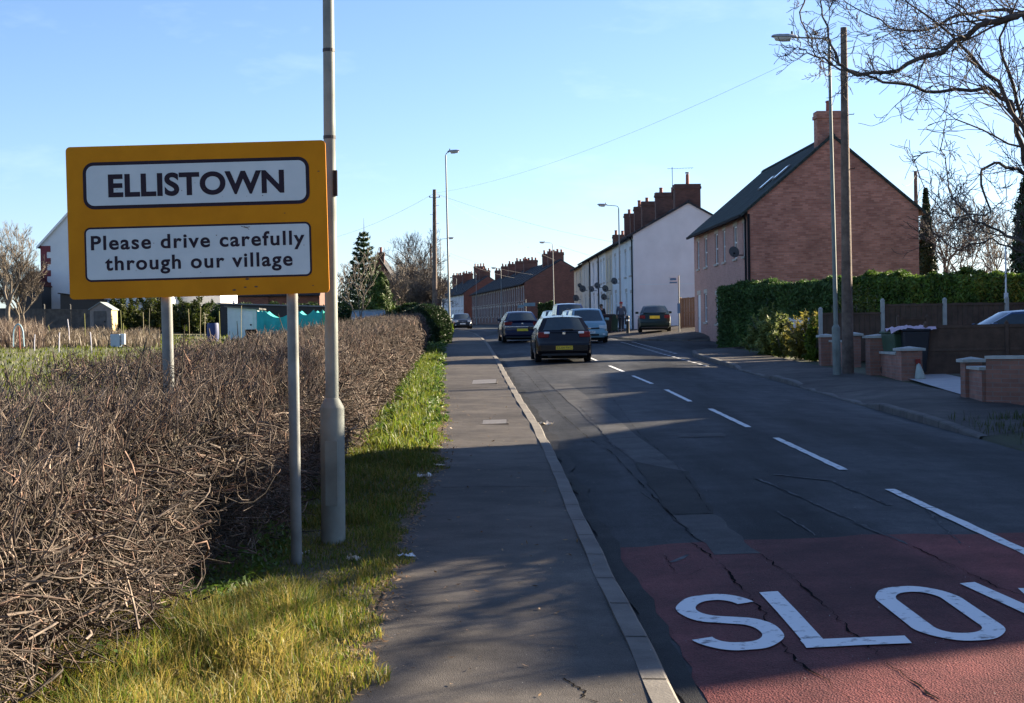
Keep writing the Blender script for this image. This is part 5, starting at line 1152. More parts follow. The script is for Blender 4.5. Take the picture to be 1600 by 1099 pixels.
def leafcloud(pts, nrm, size, name, m, par, aspect=1.6, spread=.8, loc=(0, 0, 0), tint=None):
    V, F = leaves(len(pts), pts, nrm, size, aspect, spread); c_ = None if tint is None else np.repeat(tint, 4, 0)
    return npmesh(name, V-np.array(loc)[None], F, m, par, c_)
# background trees
KIDP = .42
random.seed(5)
for lab, px, Y, H_, r, dep, mm, kw in (
    ('bare twiggy tree rising behind the weeds at the left edge', 14, 103, 6.9, .18, 5, M_bark_p, dict(rmin=.010, spread=(.2, .55))),
    ('low bushy bare tree by the red-tiled lean-to', 38, 108, 4.6, .12, 5, M_bark_p, dict(rmin=.010, nstem=3)),
    ('pale bare birch between the conifer and the telegraph poles', 652, 122, 7.6, .13, 5, M_bark_g, dict(rmin=.009, spread=(.25, .6), up=.06)),
    ('second pale bare tree left of the birch', 630, 128, 6.4, .12, 5, M_bark_p, dict(rmin=.010, nstem=2)),
    ('low dense bare tree behind the rounded bush', 668, 112, 4.4, .10, 5, M_bark_p, dict(rmin=.009, nstem=4)),
    ('thin bare tree behind the far lamp by the poles', 694, 175, 6.0, .13, 4, M_bark_g, dict(rmin=.018)),
    ('brown bare shrubby tree in front of the brick house', 605, 104, 4.6, .12, 4, M_bark_p, dict(rmin=.012, nstem=3, trunk=.12)),
    ('small bare fruit tree in front of the glass shed', 563, 66, 3.6, .05, 3, M_bark_p, dict(rmin=.009, trunk=.3, L0=.34)),
    ('distant bare tree seen between lamp column and conifer', 533, 165, 6.4, .16, 4, M_bark_g, dict(rmin=.02)),
    ('bare tree behind the clipped hedge beside the far pole', 1478, 82, 6.2, .15, 5, M_bark_g, dict(rmin=.011, droop=.02, up=.0)),
    ('pale drooping birch behind the clipped hedge', 1508, 86, 6.9, .14, 5, M_bark_g, dict(rmin=.011, spread=(.3, .8))),
    ('bare thorny tree nearer the right edge behind the hedge', 1548, 80, 5.6, .14, 4, M_bark_p, dict(rmin=.011)),
    ('bare tree half hidden by the dark conifer at the right edge', 1590, 90, 6.2, .15, 4, M_bark_g, dict(rmin=.012))):
    q = base(px, Y); bare_tree(lab, tuple(q), H_, r, dep, mm, **kw)
KIDP = .6
# the near overhanging tree on the right: main limbs shaped by hand, twigs grown from them
random.seed(21)
NT = Vector((9.3, 19.5, G(9.3, 19.5)))
near = thing('overhanging_tree', 'dark bare tree reaching over the road from the right edge', 'tree', NT)
mb = MB(); TR = [Vector((0, 0, -.3)), Vector((-.05, 0, .6)), Vector((-.15, .05, 1.7)), Vector((-.2, 0, 2.6))]; mb.tube(TR, [.33, .26, .23, .21], 14, cap=False); mb.build('trunk', M_bark, near, smooth=True)
root_ = NT+TR[-1]; cb_ = MB()
limbs = [([(1700, 480), (1640, 300), (1596, 200), (1560, 130), (1500, 70), (1440, 20), (1380, -40)], 18.5, .085),
         ([(1720, 420), (1600, 250), (1585, 190), (1580, 160), (1545, 140), (1470, 142), (1400, 130), (1345, 118), (1300, 100), (1262, 80), (1250, 76)], 19.0, .075),
         ([(1690, 200), (1600, 24), (1560, 32), (1510, 55), (1450, 88), (1400, 110), (1340, 118), (1310, 100), (1295, 60), (1284, 10), (1275, -40)], 18.0, .085),
         ([(1690, 60), (1600, 20), (1560, 15), (1500, 22), (1440, 50), (1390, 45), (1340, 15), (1300, -20)], 20.5, .065),
         ([(1690, 330), (1600, 270), (1560, 255), (1530, 270), (1550, 330), (1500, 340), (1470, 330), (1450, 300)], 19.5, .050),
         ([(1700, 400), (1610, 385), (1560, 360), (1520, 345), (1490, 310), (1478, 260), (1472, 215)], 18.0, .045),
         ([(1700, 360), (1600, 190), (1575, 110), (1560, 60), (1590, 0), (1600, -60)], 19.8, .07),
         ([(1700, 90), (1620, -20), (1540, -60), (1440, -70), (1350, -60), (1270, -30), (1250, 20), (1262, 60), (1275, 85), (1296, 112)], 21.0, .05),
         ([(1720, 430), (1640, 410), (1590, 392), (1550, 372), (1500, 390), (1470, 372), (1445, 345), (1455, 335)], 20.5, .035)]
for li, (lp, Y, r0) in enumerate(limbs):
    pts = [root_]+[P(px, py, Y+random.gauss(0, .25)) for px, py in lp]; sm_ = [pts[0]]
    for a, b in zip(pts, pts[1:]):
        for k in (1, 2, 3): sm_.append(a.lerp(b, k/3)+Vector((random.gauss(0, .018), random.gauss(0, .04), random.gauss(0, .018)))*(1 if k < 3 else .5))
    n_ = len(sm_); r0 *= .6; rd = [max(.006, r0*(1-.88*(i/(n_-1))**.8)) for i in range(n_)]
    cb_.tube(sm_, rd, 8, cap=False)
    for i in range(4, n_-1):
        d = (sm_[i+1]-sm_[i]).normalized()
        for _ in range(1 if random.random() < .88 else 0):
            ax = Vector((random.gauss(0, 1), random.gauss(0, 1), random.gauss(0, 1))).normalized(); nd = d.copy(); nd.rotate(Matrix.Rotation(random.uniform(.45, 1.05), 3, ax)); nd.y *= .8; nd.z += random.uniform(-.28, .30); lf = min(1, max(.3, (sm_[i].x-3.7)/2.2))*(.55 if li in (4, 5, 8) else 1)
            grow(cb_, sm_[i], nd, random.uniform(.45, .95)*lf, max(.006, rd[i]*.42), 3 if (lf > .6 and random.random() < .3) else 2, .0038, .04, .17, 5, (1, 2), (.3, .8), (.6, .85), 0.0)
    nd = (sm_[-1]-sm_[-2]).normalized(); grow(cb_, sm_[-1], nd, .4, .007, 2, .0042, .05, .16, 4, (1, 2), (.3, .8))
# low limbs towards the camera, out of frame, that throw the thin streaks over the footway
for k in range(15):
    e = Vector((random.uniform(5.6, 8.0), random.uniform(10.6, 14.6), 0)); e.z = G(.0, e.y-4)+random.uniform(1.9, 3.0); st_ = root_+Vector((0, 0, random.uniform(-.7, .3))); mid_ = st_.lerp(e, .5)+Vector((random.gauss(0, .3), random.gauss(0, .3), random.uniform(.1, .5)))
    pts = [(st_*(1-t)*(1-t)+mid_*2*t*(1-t)+e*t*t)+Vector((random.gauss(0, .05), random.gauss(0, .05), random.gauss(0, .05)))*(0 < t < 1) for t in np.linspace(0, 1, 14)]
    cb_.tube(pts, [.045*(1-.72*t)+.004 for t in np.linspace(0, 1, 14)], 6, cap=False)
    for q_ in pts[5:]: grow(cb_, q_, (pts[-1]-pts[6]).normalized()+Vector((random.gauss(0, .6), random.gauss(0, .6), random.gauss(0, .35))), random.uniform(.5, 1.0), .012, 1, .006, .03, .15, 4, (1, 2), (.3, .8), (.6, .85))
# the rest of the crown, out of frame above and to the right, casts the streaked shade on the footway
for k in range(7):
    a = random.uniform(-1.3, 1.0); d = Vector((math.cos(a)*.9, math.sin(a)*.9, random.uniform(.25, 1.0))); grow(cb_, root_, d, random.uniform(1.8, 2.6), .09, 4, .006, .05, .14, 4, (2, 2), (.3, .75), (.62, .85))
crown = cb_.build('crown', M_bark, None, smooth=True, fix=False); crown.parent = near; crown.location = -NT; tag(crown, kind='stuff')

# conifers
M_need = leafmat('conifer_needles', (.020, .040, .014), (.045, .080, .022), thin=.15, scale=1.5, attr='tint')
def conifer(label, px, Y, H_, rb, n, size=.07, thin=.0, name='conifer', tiers=None, lean=0.0, col=(1, 1, 1), shape=.85):
    q = base(px, Y); t = thing(name, label, 'tree', tuple(q)); mb = MB(); mb.tube([(0, 0, -.2), (0, 0, H_*.5), (lean, 0, H_)], [rb*.09+.04, .06, .012], 8, cap=False); mb.build('trunk', M_bark_g, t)
    s = rng.random(n)**1.25; ph = rng.uniform(0, 6.283, n); env = rb*(1-s)**shape
    if tiers:
        lobes = .45+.55*np.abs(np.sin(s*tiers*np.pi+.9*np.sin(ph*3)))*(.6+.4*np.sin(ph*5+s*23)); env = env*lobes
    else: env = env*(.82+.18*np.sin(ph*6+s*17)*np.sin(s*31))
    rr_ = env*np.sqrt(rng.uniform(.25, 1.0, n)); z = H_*(.04+.95*s)-(.22*rr_ if tiers else -.1*rr_)
    p = np.stack([rr_*np.cos(ph)+lean*s, rr_*np.sin(ph), z], 1); nm = np.stack([np.cos(ph), np.sin(ph), .5*np.ones(n)], 1)
    tint = rng.uniform(.6, 1.5, n)[:, None]*np.array([col])
    tag(leafcloud(p, nm, rng.uniform(.6, 1.3, n)*size, 'crown', M_need, t, aspect=2.0, tint=tint), kind='stuff'); return t
def spruce(label, px, Y, H_, rb):
    """Young spruce: whorls of separate upturned boughs and a thin bare leader."""
    q = base(px, Y); t = thing('spruce_tree', label, 'tree', tuple(q)); mb = MB(); mb.tube([(0, 0, -.2), (0, 0, H_*.5), (.05, 0, H_*.9), (.04, 0, H_)], [.11, .06, .02, .006], 8, cap=False); PP = []; NN = []
    for k in range(17):
        s = .10+.76*(k/16)**.92; Lr = rb*(1-s)**1.12+.08; nb = 7 if s < .7 else 5
        for j in range(nb):
            a = 2*math.pi*(j+.5*(k % 2))/nb+random.gauss(0, .22); L_ = Lr*random.uniform(.62, 1.15); dd = Vector((math.cos(a), math.sin(a), 0)); z0 = H_*s; pts = [Vector((0, 0, z0))+dd*(L_*u)+Vector((0, 0, L_*(.10*u-.30*u*(1-u)+.22*u*u))) for u in (0, .35, .7, 1)]
            mb.tube(pts, [.022, .016, .010, .005], 4, cap=False); m = int(26+75*L_)
            for _ in range(m):
                u = random.random()**.75*3; i = min(2, int(u)); c_ = pts[i].lerp(pts[i+1], u-i); w_ = .06+.16*L_*(1-abs(u/3-.45)); PP.append((c_.x+random.gauss(0, w_*.55), c_.y+random.gauss(0, w_*.55), c_.z+random.gauss(0, .045)-.03)); NN.append((dd.x*.3, dd.y*.3, 1))
    mb.build('trunk', M_bark_g, t); n = len(PP); tag(leafcloud(np.array(PP), np.array(NN), rng.uniform(.04, .085, n), 'crown', M_need, t, aspect=1.8, tint=rng.uniform(.6, 1.5, n)[:, None]*np.array([[.95, 1.0, .95]])), kind='stuff'); return t
spruce('spiky dark green spruce rising beside the lamp column', 570, 98, 7.3, 2.3)
conifer('yellow-green broad conifer at the right foot of the spruce', 597, 95, 3.9, 1.5, 12000, .045, tiers=5, col=(1.5, 1.45, .55), shape=.55)
for px_, Y_, H_, lab_ in ((618, 110, 4.2, 'low tangled bare tree right of the yellow-green conifer'), (640, 112, 4.6, 'low tangled bare tree below the pale birch'), (662, 108, 4.0, 'low tangled bare tree left of the leaning telegraph pole')):
    q = base(px_, Y_); bare_tree(lab_, tuple(q), H_, .10, 5, M_bark_p, rmin=.009, nstem=4, trunk=.10, L0=.30)
conifer('narrow dark conifer beside the plain pole behind the hedge', 1449, 84, 7.3, 1.0, 11000, .075, col=(.75, .7, .8))
conifer('tall dense dark conifer cut off by the right edge', 1622, 58, 6.8, 1.35, 16000, .07, col=(.6, .75, .6), shape=.38)
# clipped evergreen hedge
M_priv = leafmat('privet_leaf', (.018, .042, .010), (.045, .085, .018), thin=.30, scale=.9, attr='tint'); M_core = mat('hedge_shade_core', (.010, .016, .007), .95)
def boxhedge(label, a, b, hh, th, n, size=.045, name='clipped_hedge', cat='hedge', rag=.06, rnd=.35, tintc=(1, 1, 1), endcap=True):
    """Clipped hedge between ground points a and b: a shell of small leaves over a dark block painted as inner shade."""
    a, b = Vector(a), Vector(b); t = thing(name, label, cat, a); d = (b-a); d.z = 0; L_ = d.length; d.normalize(); nrm_ = Vector((d.y, -d.x, 0)); gz0 = G(a.x, a.y); gz1 = G(b.x, b.y)
    m_ = MB(); s_ = list(np.linspace(min(.5, L_*.3), L_-min(.5, L_*.3), 7)); rws = []
    for s in s_:
        c_ = d*s; g0 = (gz1-gz0)*s/L_; w = th/2-.14
        rws.append([c_+nrm_*w+Vector((0, 0, g0-.1)), c_+nrm_*w+Vector((0, 0, g0+hh-.25)), c_-nrm_*w+Vector((0, 0, g0+hh-.25)), c_-nrm_*w+Vector((0, 0, g0-.1))])
    m_.grid(rws); m_.add(rws[0], [(0, 1, 2, 3)]); m_.add(rws[-1], [(3, 2, 1, 0)]); m_.build('shade_toned_core', M_core, t)  # near-black block standing in for shade behind the leaves
    per = hh*2+th; k = rng.random(n)*per; s = rng.random(n)*(L_+.0); side = np.where(k < hh, 1.0, np.where(k < 2*hh, -1.0, 0)); v = np.where(k < hh, k, np.where(k < 2*hh, k-hh, hh)); u = np.where(side == 0, rng.uniform(-1, 1, n), side)
    rounding = np.clip((v-(hh-rnd))/rnd, 0, 1); wob = rag*np.sin(s*2.1+v*2)+rag*.7*np.sin(s*5.3+v*4.1)+rag*.5*np.sin(s*11)
    off_ = u*(th/2-.10*rounding**2*np.abs(u)) + np.where(side == 0, 0, side*wob) + rng.normal(0, .045, n); zz = v+np.where(side == 0, wob*1.2-.08*np.abs(u)**3, 0)+np.abs(rng.normal(0, .055, n))*np.where(side == 0, 1.0, .3)
    if endcap:
        e = rng.random(n) < max(.06, 2*th*hh/(per*L_+2*th*hh)); s = np.where(e, np.where(rng.random(n) < .5, 0, L_)+rng.normal(0, .06, n), s); off_ = np.where(e, rng.uniform(-1, 1, n)*th/2, off_); zz = np.where(e, rng.random(n)*hh, zz)
    if rnd >= .8: e_ = np.abs(2*s/L_-1); zz = zz*(1-.42*e_**3)+rng.normal(0, .04, n); off_ = off_*(1-.30*e_**4)
    p = np.array([d.x, d.y, 0])[None]*s[:, None]+np.array([nrm_.x, nrm_.y, 0])[None]*off_[:, None]; p[:, 2] = zz+(gz1-gz0)*s/L_
    nm = np.array([nrm_.x, nrm_.y, 0])[None]*side[:, None]+np.array([[0, 0, 1.]])*(side == 0)[:, None]+.25*np.array([[0, 0, 1.]])
    tint = rng.uniform(.6, 1.5, n)[:, None]*np.array([tintc])
    tag(leafcloud(p, nm, rng.uniform(.7, 1.3, n)*size, 'leaves', M_priv, t, tint=tint), kind='stuff'); return t
a = base(1122, 60.5); b = base(1330, 58.5); c3 = base(1700, 54.5)
boxhedge('tall dark clipped hedge hiding the lower half of the brick cottages', a+Vector((.3, 0, 0)), b, 2.42, 1.5, 52000, .05, tintc=(1.7, 1.6, 1.8))
boxhedge('clipped hedge with a sunlit yellow-green top behind the fence panels', b+Vector((.1, 0, 0)), c3, 2.55, 1.4, 52000, .052, rag=.08, tintc=(2.3, 2.0, 1.3), endcap=False)  # leaf tint brightened and yellowed throughout, putting sunlight into the colour
a = base(636, 73); b = base(693, 71.5)
boxhedge('rounded dark hedge clump round the leaning telegraph pole', a, b, 1.62, 1.5, 44000, .034, name='rounded_bush', cat='bush', rnd=.8, tintc=(.5, .52, .75))
boxhedge('low dark hedge behind the netting, running to the telegraph poles', base(255, 112), base(672, 98), 1.75, 1.1, 40000, .06, rag=.10)
# loose shrubs
M_shrub = leafmat('shrub_leaf', (.070, .085, .022), (.16, .175, .060), thin=.4, scale=2.0, attr='tint')
def shrub(label, px, Y, w_, hh, n, size, col, spiky=.3, name='shrub', dz=0.0, cat='shrub', loc=None):
    q = loc if loc is not None else base(px, Y); t = thing(name, label, cat, tuple(q)); m_ = MB()
    for k in range(9):
        a = random.uniform(0, 6.28); m_.tube([(0, 0, -.05), (math.cos(a)*w_*.25, math.sin(a)*w_*.25, hh*.45), (math.cos(a)*w_*.42, math.sin(a)*w_*.42, hh*.85)], [.022, .015, .006], 5, cap=False)
    m_.build('stems', M_bark_g, t)
    ns = max(18, n//90); az = rng.uniform(0, 6.283, ns); el = np.arccos(rng.uniform(0, 1, ns)*.95); D_ = np.stack([np.sin(el)*np.cos(az)*w_/2, np.sin(el)*np.sin(az)*w_/2, np.cos(el)*hh+.12*hh], 1)*rng.uniform(.75, 1.12, ns)[:, None]
    j = rng.integers(0, ns, n); s = rng.random(n)**.55; p = D_[j]*s[:, None]+rng.normal(0, .05*w_*(1.1-s)[:, None]+.012, (n, 3)); p[:, 2] = np.abs(p[:, 2])+dz
    nm = D_[j]/np.linalg.norm(D_[j], axis=1, keepdims=True); tint = rng.uniform(.55, 1.5, n)[:, None]*np.array([col])
    tag(leafcloud(p, nm, rng.uniform(.6, 1.4, n)*size, 'foliage', M_shrub, t, aspect=2.4, spread=spiky, tint=tint), kind='stuff'); return t
shrub('grey-green feathery shrub at the corner below the tall hedge', 1203, 51.5, 1.7, 1.5, 7000, .042, (1.5, 1.6, 1.45), .7)
shrub('small bushy shrub between the grey-green one and the golden grass', 1226, 49.5, .9, .8, 2600, .03, (.8, .9, .5), .9)
shrub('golden straw-coloured bush beside the first concrete post', 1262, 47.6, 1.5, 1.35, 5200, .035, (1.7, 1.35, .9), .7)
shrub('bright green upright bush against the first concrete post', 1272, 46.2, .8, 1.15, 3000, .03, (1.0, 1.25, .35), .6)
shrub('dark sprawling conifer bush hanging over the fence behind the pole', 1345, 45.6, 2.0, 1.9, 7000, .04, (.8, .9, .45), .8)
shrub('dark leafy bush below the white rail', 1213, 53.0, 1.6, 1.0, 4000, .035, (.35, .45, .3), .9)
shrub('yellow-green bush lit by the sun behind the leaning pole', 694, 74, .9, 1.5, 2600, .04, (1.0, 1.3, .4), .9)
shrub('bramble tangle at the back of the bare hedge', 120, 17, 1.3, 1.2, 600, .02, (.5, .55, .35), .9)
# ivy and green growth along the allotment fence
for px, Y, w_, hh, cc, lab in ((196, 108, 3.0, 2.6, (.42, .48, .2), 'ivy heap on the fence left of the sign post'), (243, 106, 3.4, 2.9, (.36, .42, .18), 'ivy heap on the fence behind the near sign post'), (300, 104, 4.0, 2.4, (.32, .4, .18), 'dark ivy heap on the fence right of the sign post')):
    shrub(lab, px, Y, w_, hh, 5000, .07, cc, .9)
# right-hand road edge grass and a tall hedge added beyond the frame to shade the near road
p = np.stack([6.3+2.2*rng.random(7000)**.6, rng.uniform(10, 23, 7000), np.zeros(7000)], 1); p[:, 2] = [G(a, b) for a, b in p[:, :2]]; keep = clump(p, .7) > .3; p = p[keep]; n = len(p)
V, F, C_ = blades(p, rng.uniform(.04, .18, n), rng.uniform(.003, .006, n), rng.uniform(.01, .1, n), PAL[rng.integers(0, 3, n)]*rng.uniform(.4, .9, n)[:, None])
tag(npmesh('verge_grass', V, F, M_grass, None, C_), 'ragged dark grass at the right-hand road edge', 'grass', kind='stuff')
boxhedge('unseen hedge added right of the frame to shade the near road', Vector((9.7, 17.0, G(9.7, 17.0))), Vector((10.2, 25.0, G(10.2, 25.0))), 4.4, 1.3, 30000, .07)
# ------------------------------------------------------------------ right-hand gardens
M_conc = mat('concrete_post', (.30, .31, .29), .85, col2=(.42, .42, .39), scale=6, bump=.15, bscale=50); M_cap = mat('coping_stone', (.32, .33, .30), .85, col2=(.46, .46, .42), scale=4, bump=.15)
M_fence = mat('brown_fence_wood', (.060, .036, .024), .85, col2=(.115, .072, .050), scale=3.5, bump=.2); M_fence_g = mat('grey_fence_wood', (.055, .055, .055), .9, col2=(.12, .118, .112), scale=3)
M_oak = mat('gate_wood', (.17, .105, .055), .8, col2=(.25, .165, .095), scale=3)
def panel_fence(label, p0, p1, hh, n, m, posts=M_conc, name='panel_fence', slats='h', step=None, post_extra=.12, pw=.05, tops=None, first_low=0.0):
    p0, p1 = Vector(p0), Vector(p1); t = thing(name, label, 'fence', p0); d = (p1-p0)
    for k in range(n+1):
        q = d*(k/n); gz = G(p0.x+q.x, p0.y+q.y)-p0.z; ex = hh+post_extra-(first_low if k == 0 else 0)
        if posts:
            mb = MB(); mb.box(q.x-pw, q.y-pw, gz-.2, q.x+pw, q.y+pw, gz+ex); mb.lathe([(pw*1.30, 0), (pw*.4, .05)], c=(q.x, q.y, gz+ex), n=4, M=None); mb.build('post', posts, t)
        if k < n:
            q2 = d*((k+1)/n); g2 = G(p0.x+q2.x, p0.y+q2.y)-p0.z; dd = (q2-q).normalized(); a = q+dd*(pw+.01); b = q2-dd*(pw+.01); nrm_ = Vector((dd.y, -dd.x, 0)).normalized()*.02
            mb = MB(); zt = (gz+g2)/2+hh-(first_low if k == 0 else 0); zb = min(gz, g2)+.02
            if slats == 'h':
                nb = 12; 
                for i in range(nb):
                    z0 = zb+(zt-zb)*i/nb; z1 = zb+(zt-zb)*(i+1)/nb; o_ = nrm_*(.4 if i % 2 else .0); mb.add([a+o_+Vector((0, 0, z0)), b+o_+Vector((0, 0, z0)), b+o_*1+nrm_*.6+Vector((0, 0, z1+.01)), a+o_+nrm_*.6+Vector((0, 0, z1+.01)), a-nrm_+Vector((0, 0, z0)), b-nrm_+Vector((0, 0, z0)), b-nrm_+Vector((0, 0, z1+.01)), a-nrm_+Vector((0, 0, z1+.01))], [(0, 1, 2, 3), (7, 6, 5, 4), (0, 4, 5, 1), (3, 2, 6, 7), (0, 3, 7, 4), (1, 5, 6, 2)])
            else:
                nb = max(4, int((b-a).length/.14))
                for i in range(nb):
                    u0 = a.lerp(b, i/nb); u1 = a.lerp(b, (i+.94)/nb); o_ = nrm_*(.5*(i % 2)); zz = zt+random.uniform(-.02, .02)
                    mb.add([u0+o_+Vector((0, 0, zb)), u1+o_+Vector((0, 0, zb)), u1+o_+Vector((0, 0, zz)), u0+o_+Vector((0, 0, zz)), u0-nrm_+Vector((0, 0, zb)), u1-nrm_+Vector((0, 0, zb)), u1-nrm_+Vector((0, 0, zz)), u0-nrm_+Vector((0, 0, zz))], [(0, 1, 2, 3), (7, 6, 5, 4), (0, 4, 5, 1), (3, 2, 6, 7), (0, 3, 7, 4), (1, 5, 6, 2)])
            pn = mb.build('panel', m, t)
            for zz in (zt-.03, (zb+zt)/2):
                r_ = MB(); r_.add([a+nrm_*1.6+Vector((0, 0, zz-.03)), b+nrm_*1.6+Vector((0, 0, zz-.03)), b+nrm_*1.6+Vector((0, 0, zz+.03)), a+nrm_*1.6+Vector((0, 0, zz+.03)), a-nrm_*1.6+Vector((0, 0, zz-.03)), b-nrm_*1.6+Vector((0, 0, zz-.03)), b-nrm_*1.6+Vector((0, 0, zz+.03)), a-nrm_*1.6+Vector((0, 0, zz+.03))], [(0, 1, 2, 3), (7, 6, 5, 4), (0, 4, 5, 1), (3, 2, 6, 7), (0, 3, 7, 4), (1, 5, 6, 2)]); r_.build('rail', m, pn)
    return t
a = base(1283, 44.3); b = base(1768, 44.3)
panel_fence('dark brown fence panels between pale concrete posts below the hedge', a, b, 1.62, 5, M_fence, slats='v', first_low=.22)
a = base(1447, 36.2); b = base(1700, 36.2)
panel_fence('low dark wooden fence screening the blue parked car', a, b, 1.14, 2, M_fence, posts=M_fence, slats='h', post_extra=.05, pw=.04)
a = base(1404, 41.0); b = base(1449, 41.0); panel_fence('short weathered fence panel behind the black bin', a, b, 1.28, 1, M_fence, posts=M_fence, pw=.035, post_extra=.02)
def gate_pier(t, x, y, hh, w=.34, cap_o=.06, capm=None):
    gz = G(x, y)-t.location.z; mb = MB(); mb.box(x-w/2-t.location.x, y-w/2-t.location.y, gz-.2, x+w/2-t.location.x, y+w/2-t.location.y, gz+hh); pr = mb.build('pier', M_brick_w, t, uv=True)
    mb = MB(); c_ = cap_o; X, Y_ = x-t.location.x, y-t.location.y; mb.box(X-w/2-c_, Y_-w/2-c_, gz+hh+.002, X+w/2+c_, Y_+w/2+c_, gz+hh+.055); o = len(mb.v)
    mb.add([(X-w/2-c_, Y_-w/2-c_, gz+hh+.055), (X+w/2+c_, Y_-w/2-c_, gz+hh+.055), (X+w/2+c_, Y_+w/2+c_, gz+hh+.055), (X-w/2-c_, Y_+w/2+c_, gz+hh+.055), (X, Y_, gz+hh+.10)], [(0, 1, 4), (1, 2, 4), (2, 3, 4), (3, 0, 4)]); mb.build('cap', M_cap, pr)
def wall_run(t, x0, y0, x1, y1, hh, th=.22, cap=True):
    lx, ly, lz = t.location; a, b = Vector((x0-lx, y0-ly, 0)), Vector((x1-lx, y1-ly, 0)); d = (b-a).normalized(); n_ = Vector((d.y, -d.x, 0))*th/2; g0, g1 = G(x0, y0)-lz, G(x1, y1)-lz; gt = (g0+g1)/2
    def slab(o, z0a, z0b, z1, m, nm, par):
        mb = MB(); nn = n_.normalized()*o; A = [a+nn, b+nn, b-nn, a-nn]; zb = [z0a, z0b, z0b, z0a]; mb.add([p+Vector((0, 0, z)) for p, z in zip(A, zb)]+[p+Vector((0, 0, z1)) for p in A], [(0, 3, 2, 1), (4, 5, 6, 7), (0, 1, 5, 4), (1, 2, 6, 5), (2, 3, 7, 6), (3, 0, 4, 7)]); return mb.build(nm, m, par, uv=True)
    w = slab(th/2, g0-.2, g1-.2, gt+hh, M_brick_w, 'wall', t)
    if cap: slab(th/2+.045, gt+hh+.002, gt+hh+.002, gt+hh+.055, M_cap, 'coping', w)
def W2(px, Y): q = base(px, Y); return q.x, q.y
def brick_wall(label, px, Y): q = base(px, Y); return thing('garden_wall', label, 'wall', tuple(q), 0, 'low brick garden walls')
t = brick_wall('short brick wall between two piers behind the street lamp and pole', 1292, 43.2); x0, y0 = W2(1291, 43.2); x1, y1 = W2(1331, 42.2)
gate_pier(t, x0, y0, .74); gate_pier(t, x1, y1-.3, .80, .30); wall_run(t, x0+.18, y0-.05, x1-.16, y1-.28, .62)
t = brick_wall('stepped brick wall with two capped piers beside the wheelie bins', 1375, 37.0); x0, y0 = W2(1372, 37.4); x1, y1 = W2(1421, 34.6)
gate_pier(t, x0, y0, .84, .48); gate_pier(t, x1, y1, .62, .46); wall_run(t, x0+.12, y0-.25, x1-.10, y1+.24, .50)
t = brick_wall('stained brick wall and pier at the near side of the driveway', 1515, 27.8); x0, y0 = W2(1518, 27.9); x1, y1 = W2(1545, 26.6); x2, y2 = W2(1760, 25.0)
gate_pier(t, x0, y0, .62, .30); wall_run(t, x0+.02, y0-.17, x1, y1, .52); wall_run(t, x1+.02, y1+.02, x2, y2, .74, .24)
# bins
M_bin_g = mat('bin_green', (.035, .075, .045), .55); M_bin_k = mat('bin_black', (.012, .014, .020), .55); M_bin_b = mat('bin_brown', (.10, .035, .025), .6)
def wheelie(label, loc, m, rz=0.0, s=1.0, lidm=None):
    t = thing('wheelie_bin', label, 'wheelie bin', loc, rz, 'wheelie bins'); w0, w1, d0, d1, hh = .22*s, .29*s, .25*s, .36*s, .95*s
    mb = MB(); lo = [(-w0, -d0, .06), (w0, -d0, .06), (w0, d0, .06), (-w0, d0, .06)]; hi = [(-w1, -d1, hh), (w1, -d1, hh), (w1, d1, hh), (-w1, d1, hh)]; mb.add(lo+hi, [(0, 3, 2, 1), (4, 5, 6, 7), (0, 1, 5, 4), (1, 2, 6, 5), (2, 3, 7, 6), (3, 0, 4, 7)]); mb.build('body', m, t, bevel=.03)
    mb = MB(); mb.box(-w1-.02, -d1-.03, hh+.003, w1+.02, d1+.06, hh+.06); ld = mb.build('lid', lidm or m, t, bevel=.025); mb = MB(); mb.tube([(-w1*.8, d1+.10, hh-.02), (w1*.8, d1+.10, hh-.02)], .018, 6); mb.build('handle', m, t)
    for sx in (-1, 1):
        mb = MB(); mb.lathe([(.10, -.03), (.10, .03)], n=14, M=Matrix.Translation((sx*(w0+.05), d0+.02, .10)) @ Matrix.Rotation(math.pi/2, 4, 'Y')); mb.build('wheel', M_rub, t)
    return t
q = base(1405, 36.8); wheelie('green wheelie bin behind the stepped brick wall', tuple(q), M_bin_g, .2)
q = base(1429, 36.4); BK = wheelie('black wheelie bin draped with pale pink cloth by the wooden fence', tuple(q), M_bin_k, -.1, 1.06)
q2 = base(952, 92.3); wheelie('brown bin beside the walkers on the far footway', tuple(q2), M_bin_b, 0, 1.05); q2 = base(947, 91.6); wheelie('dark bin nearest the teal people carrier on the far footway', tuple(q2), M_bin_k, .2, 1.02)
q2 = base(958, 92.0); wheelie('dark green bin next to the person in a red cap', tuple(q2), M_bin_g, .1)
M_cloth = mat('pink_cloth', (.52, .38, .46), .9, col2=(.62, .50, .56), scale=9); mb = MB(); rws = []
for i in range(15):
    r_ = []
    for j in range(9):
        u, v = i/14, j/8; x = -.62+u*1.05; y = -.36+v*.66; edge = max(0, abs(v-.5)-.42)*1.2; z = 1.085+.045*abs(math.sin(u*11+v*5))+.04*math.sin(u*5+v*9)*(.5)-edge*.6-max(0, -.33-x)*.25+random.gauss(0, .008); r_.append(Vector((x, y+.03*math.sin(u*9), z)))
    rws.append(r_)
mb.grid(rws); o = mb.build('cloth', M_cloth, smooth=True); o.location = Vector(BK.location); tag(o, 'crumpled pale pink cloth lying over the bin lids', 'cloth')
q = base(1438, 34.3); M_bagw = mat('white_bag', (.30, .35, .31), .5, col2=(.42, .46, .42), scale=8); mb = MB(); mb.lathe([(.11, 0), (.12, .05), (.085, .18), (.05, .30), (.03, .36)], n=10)
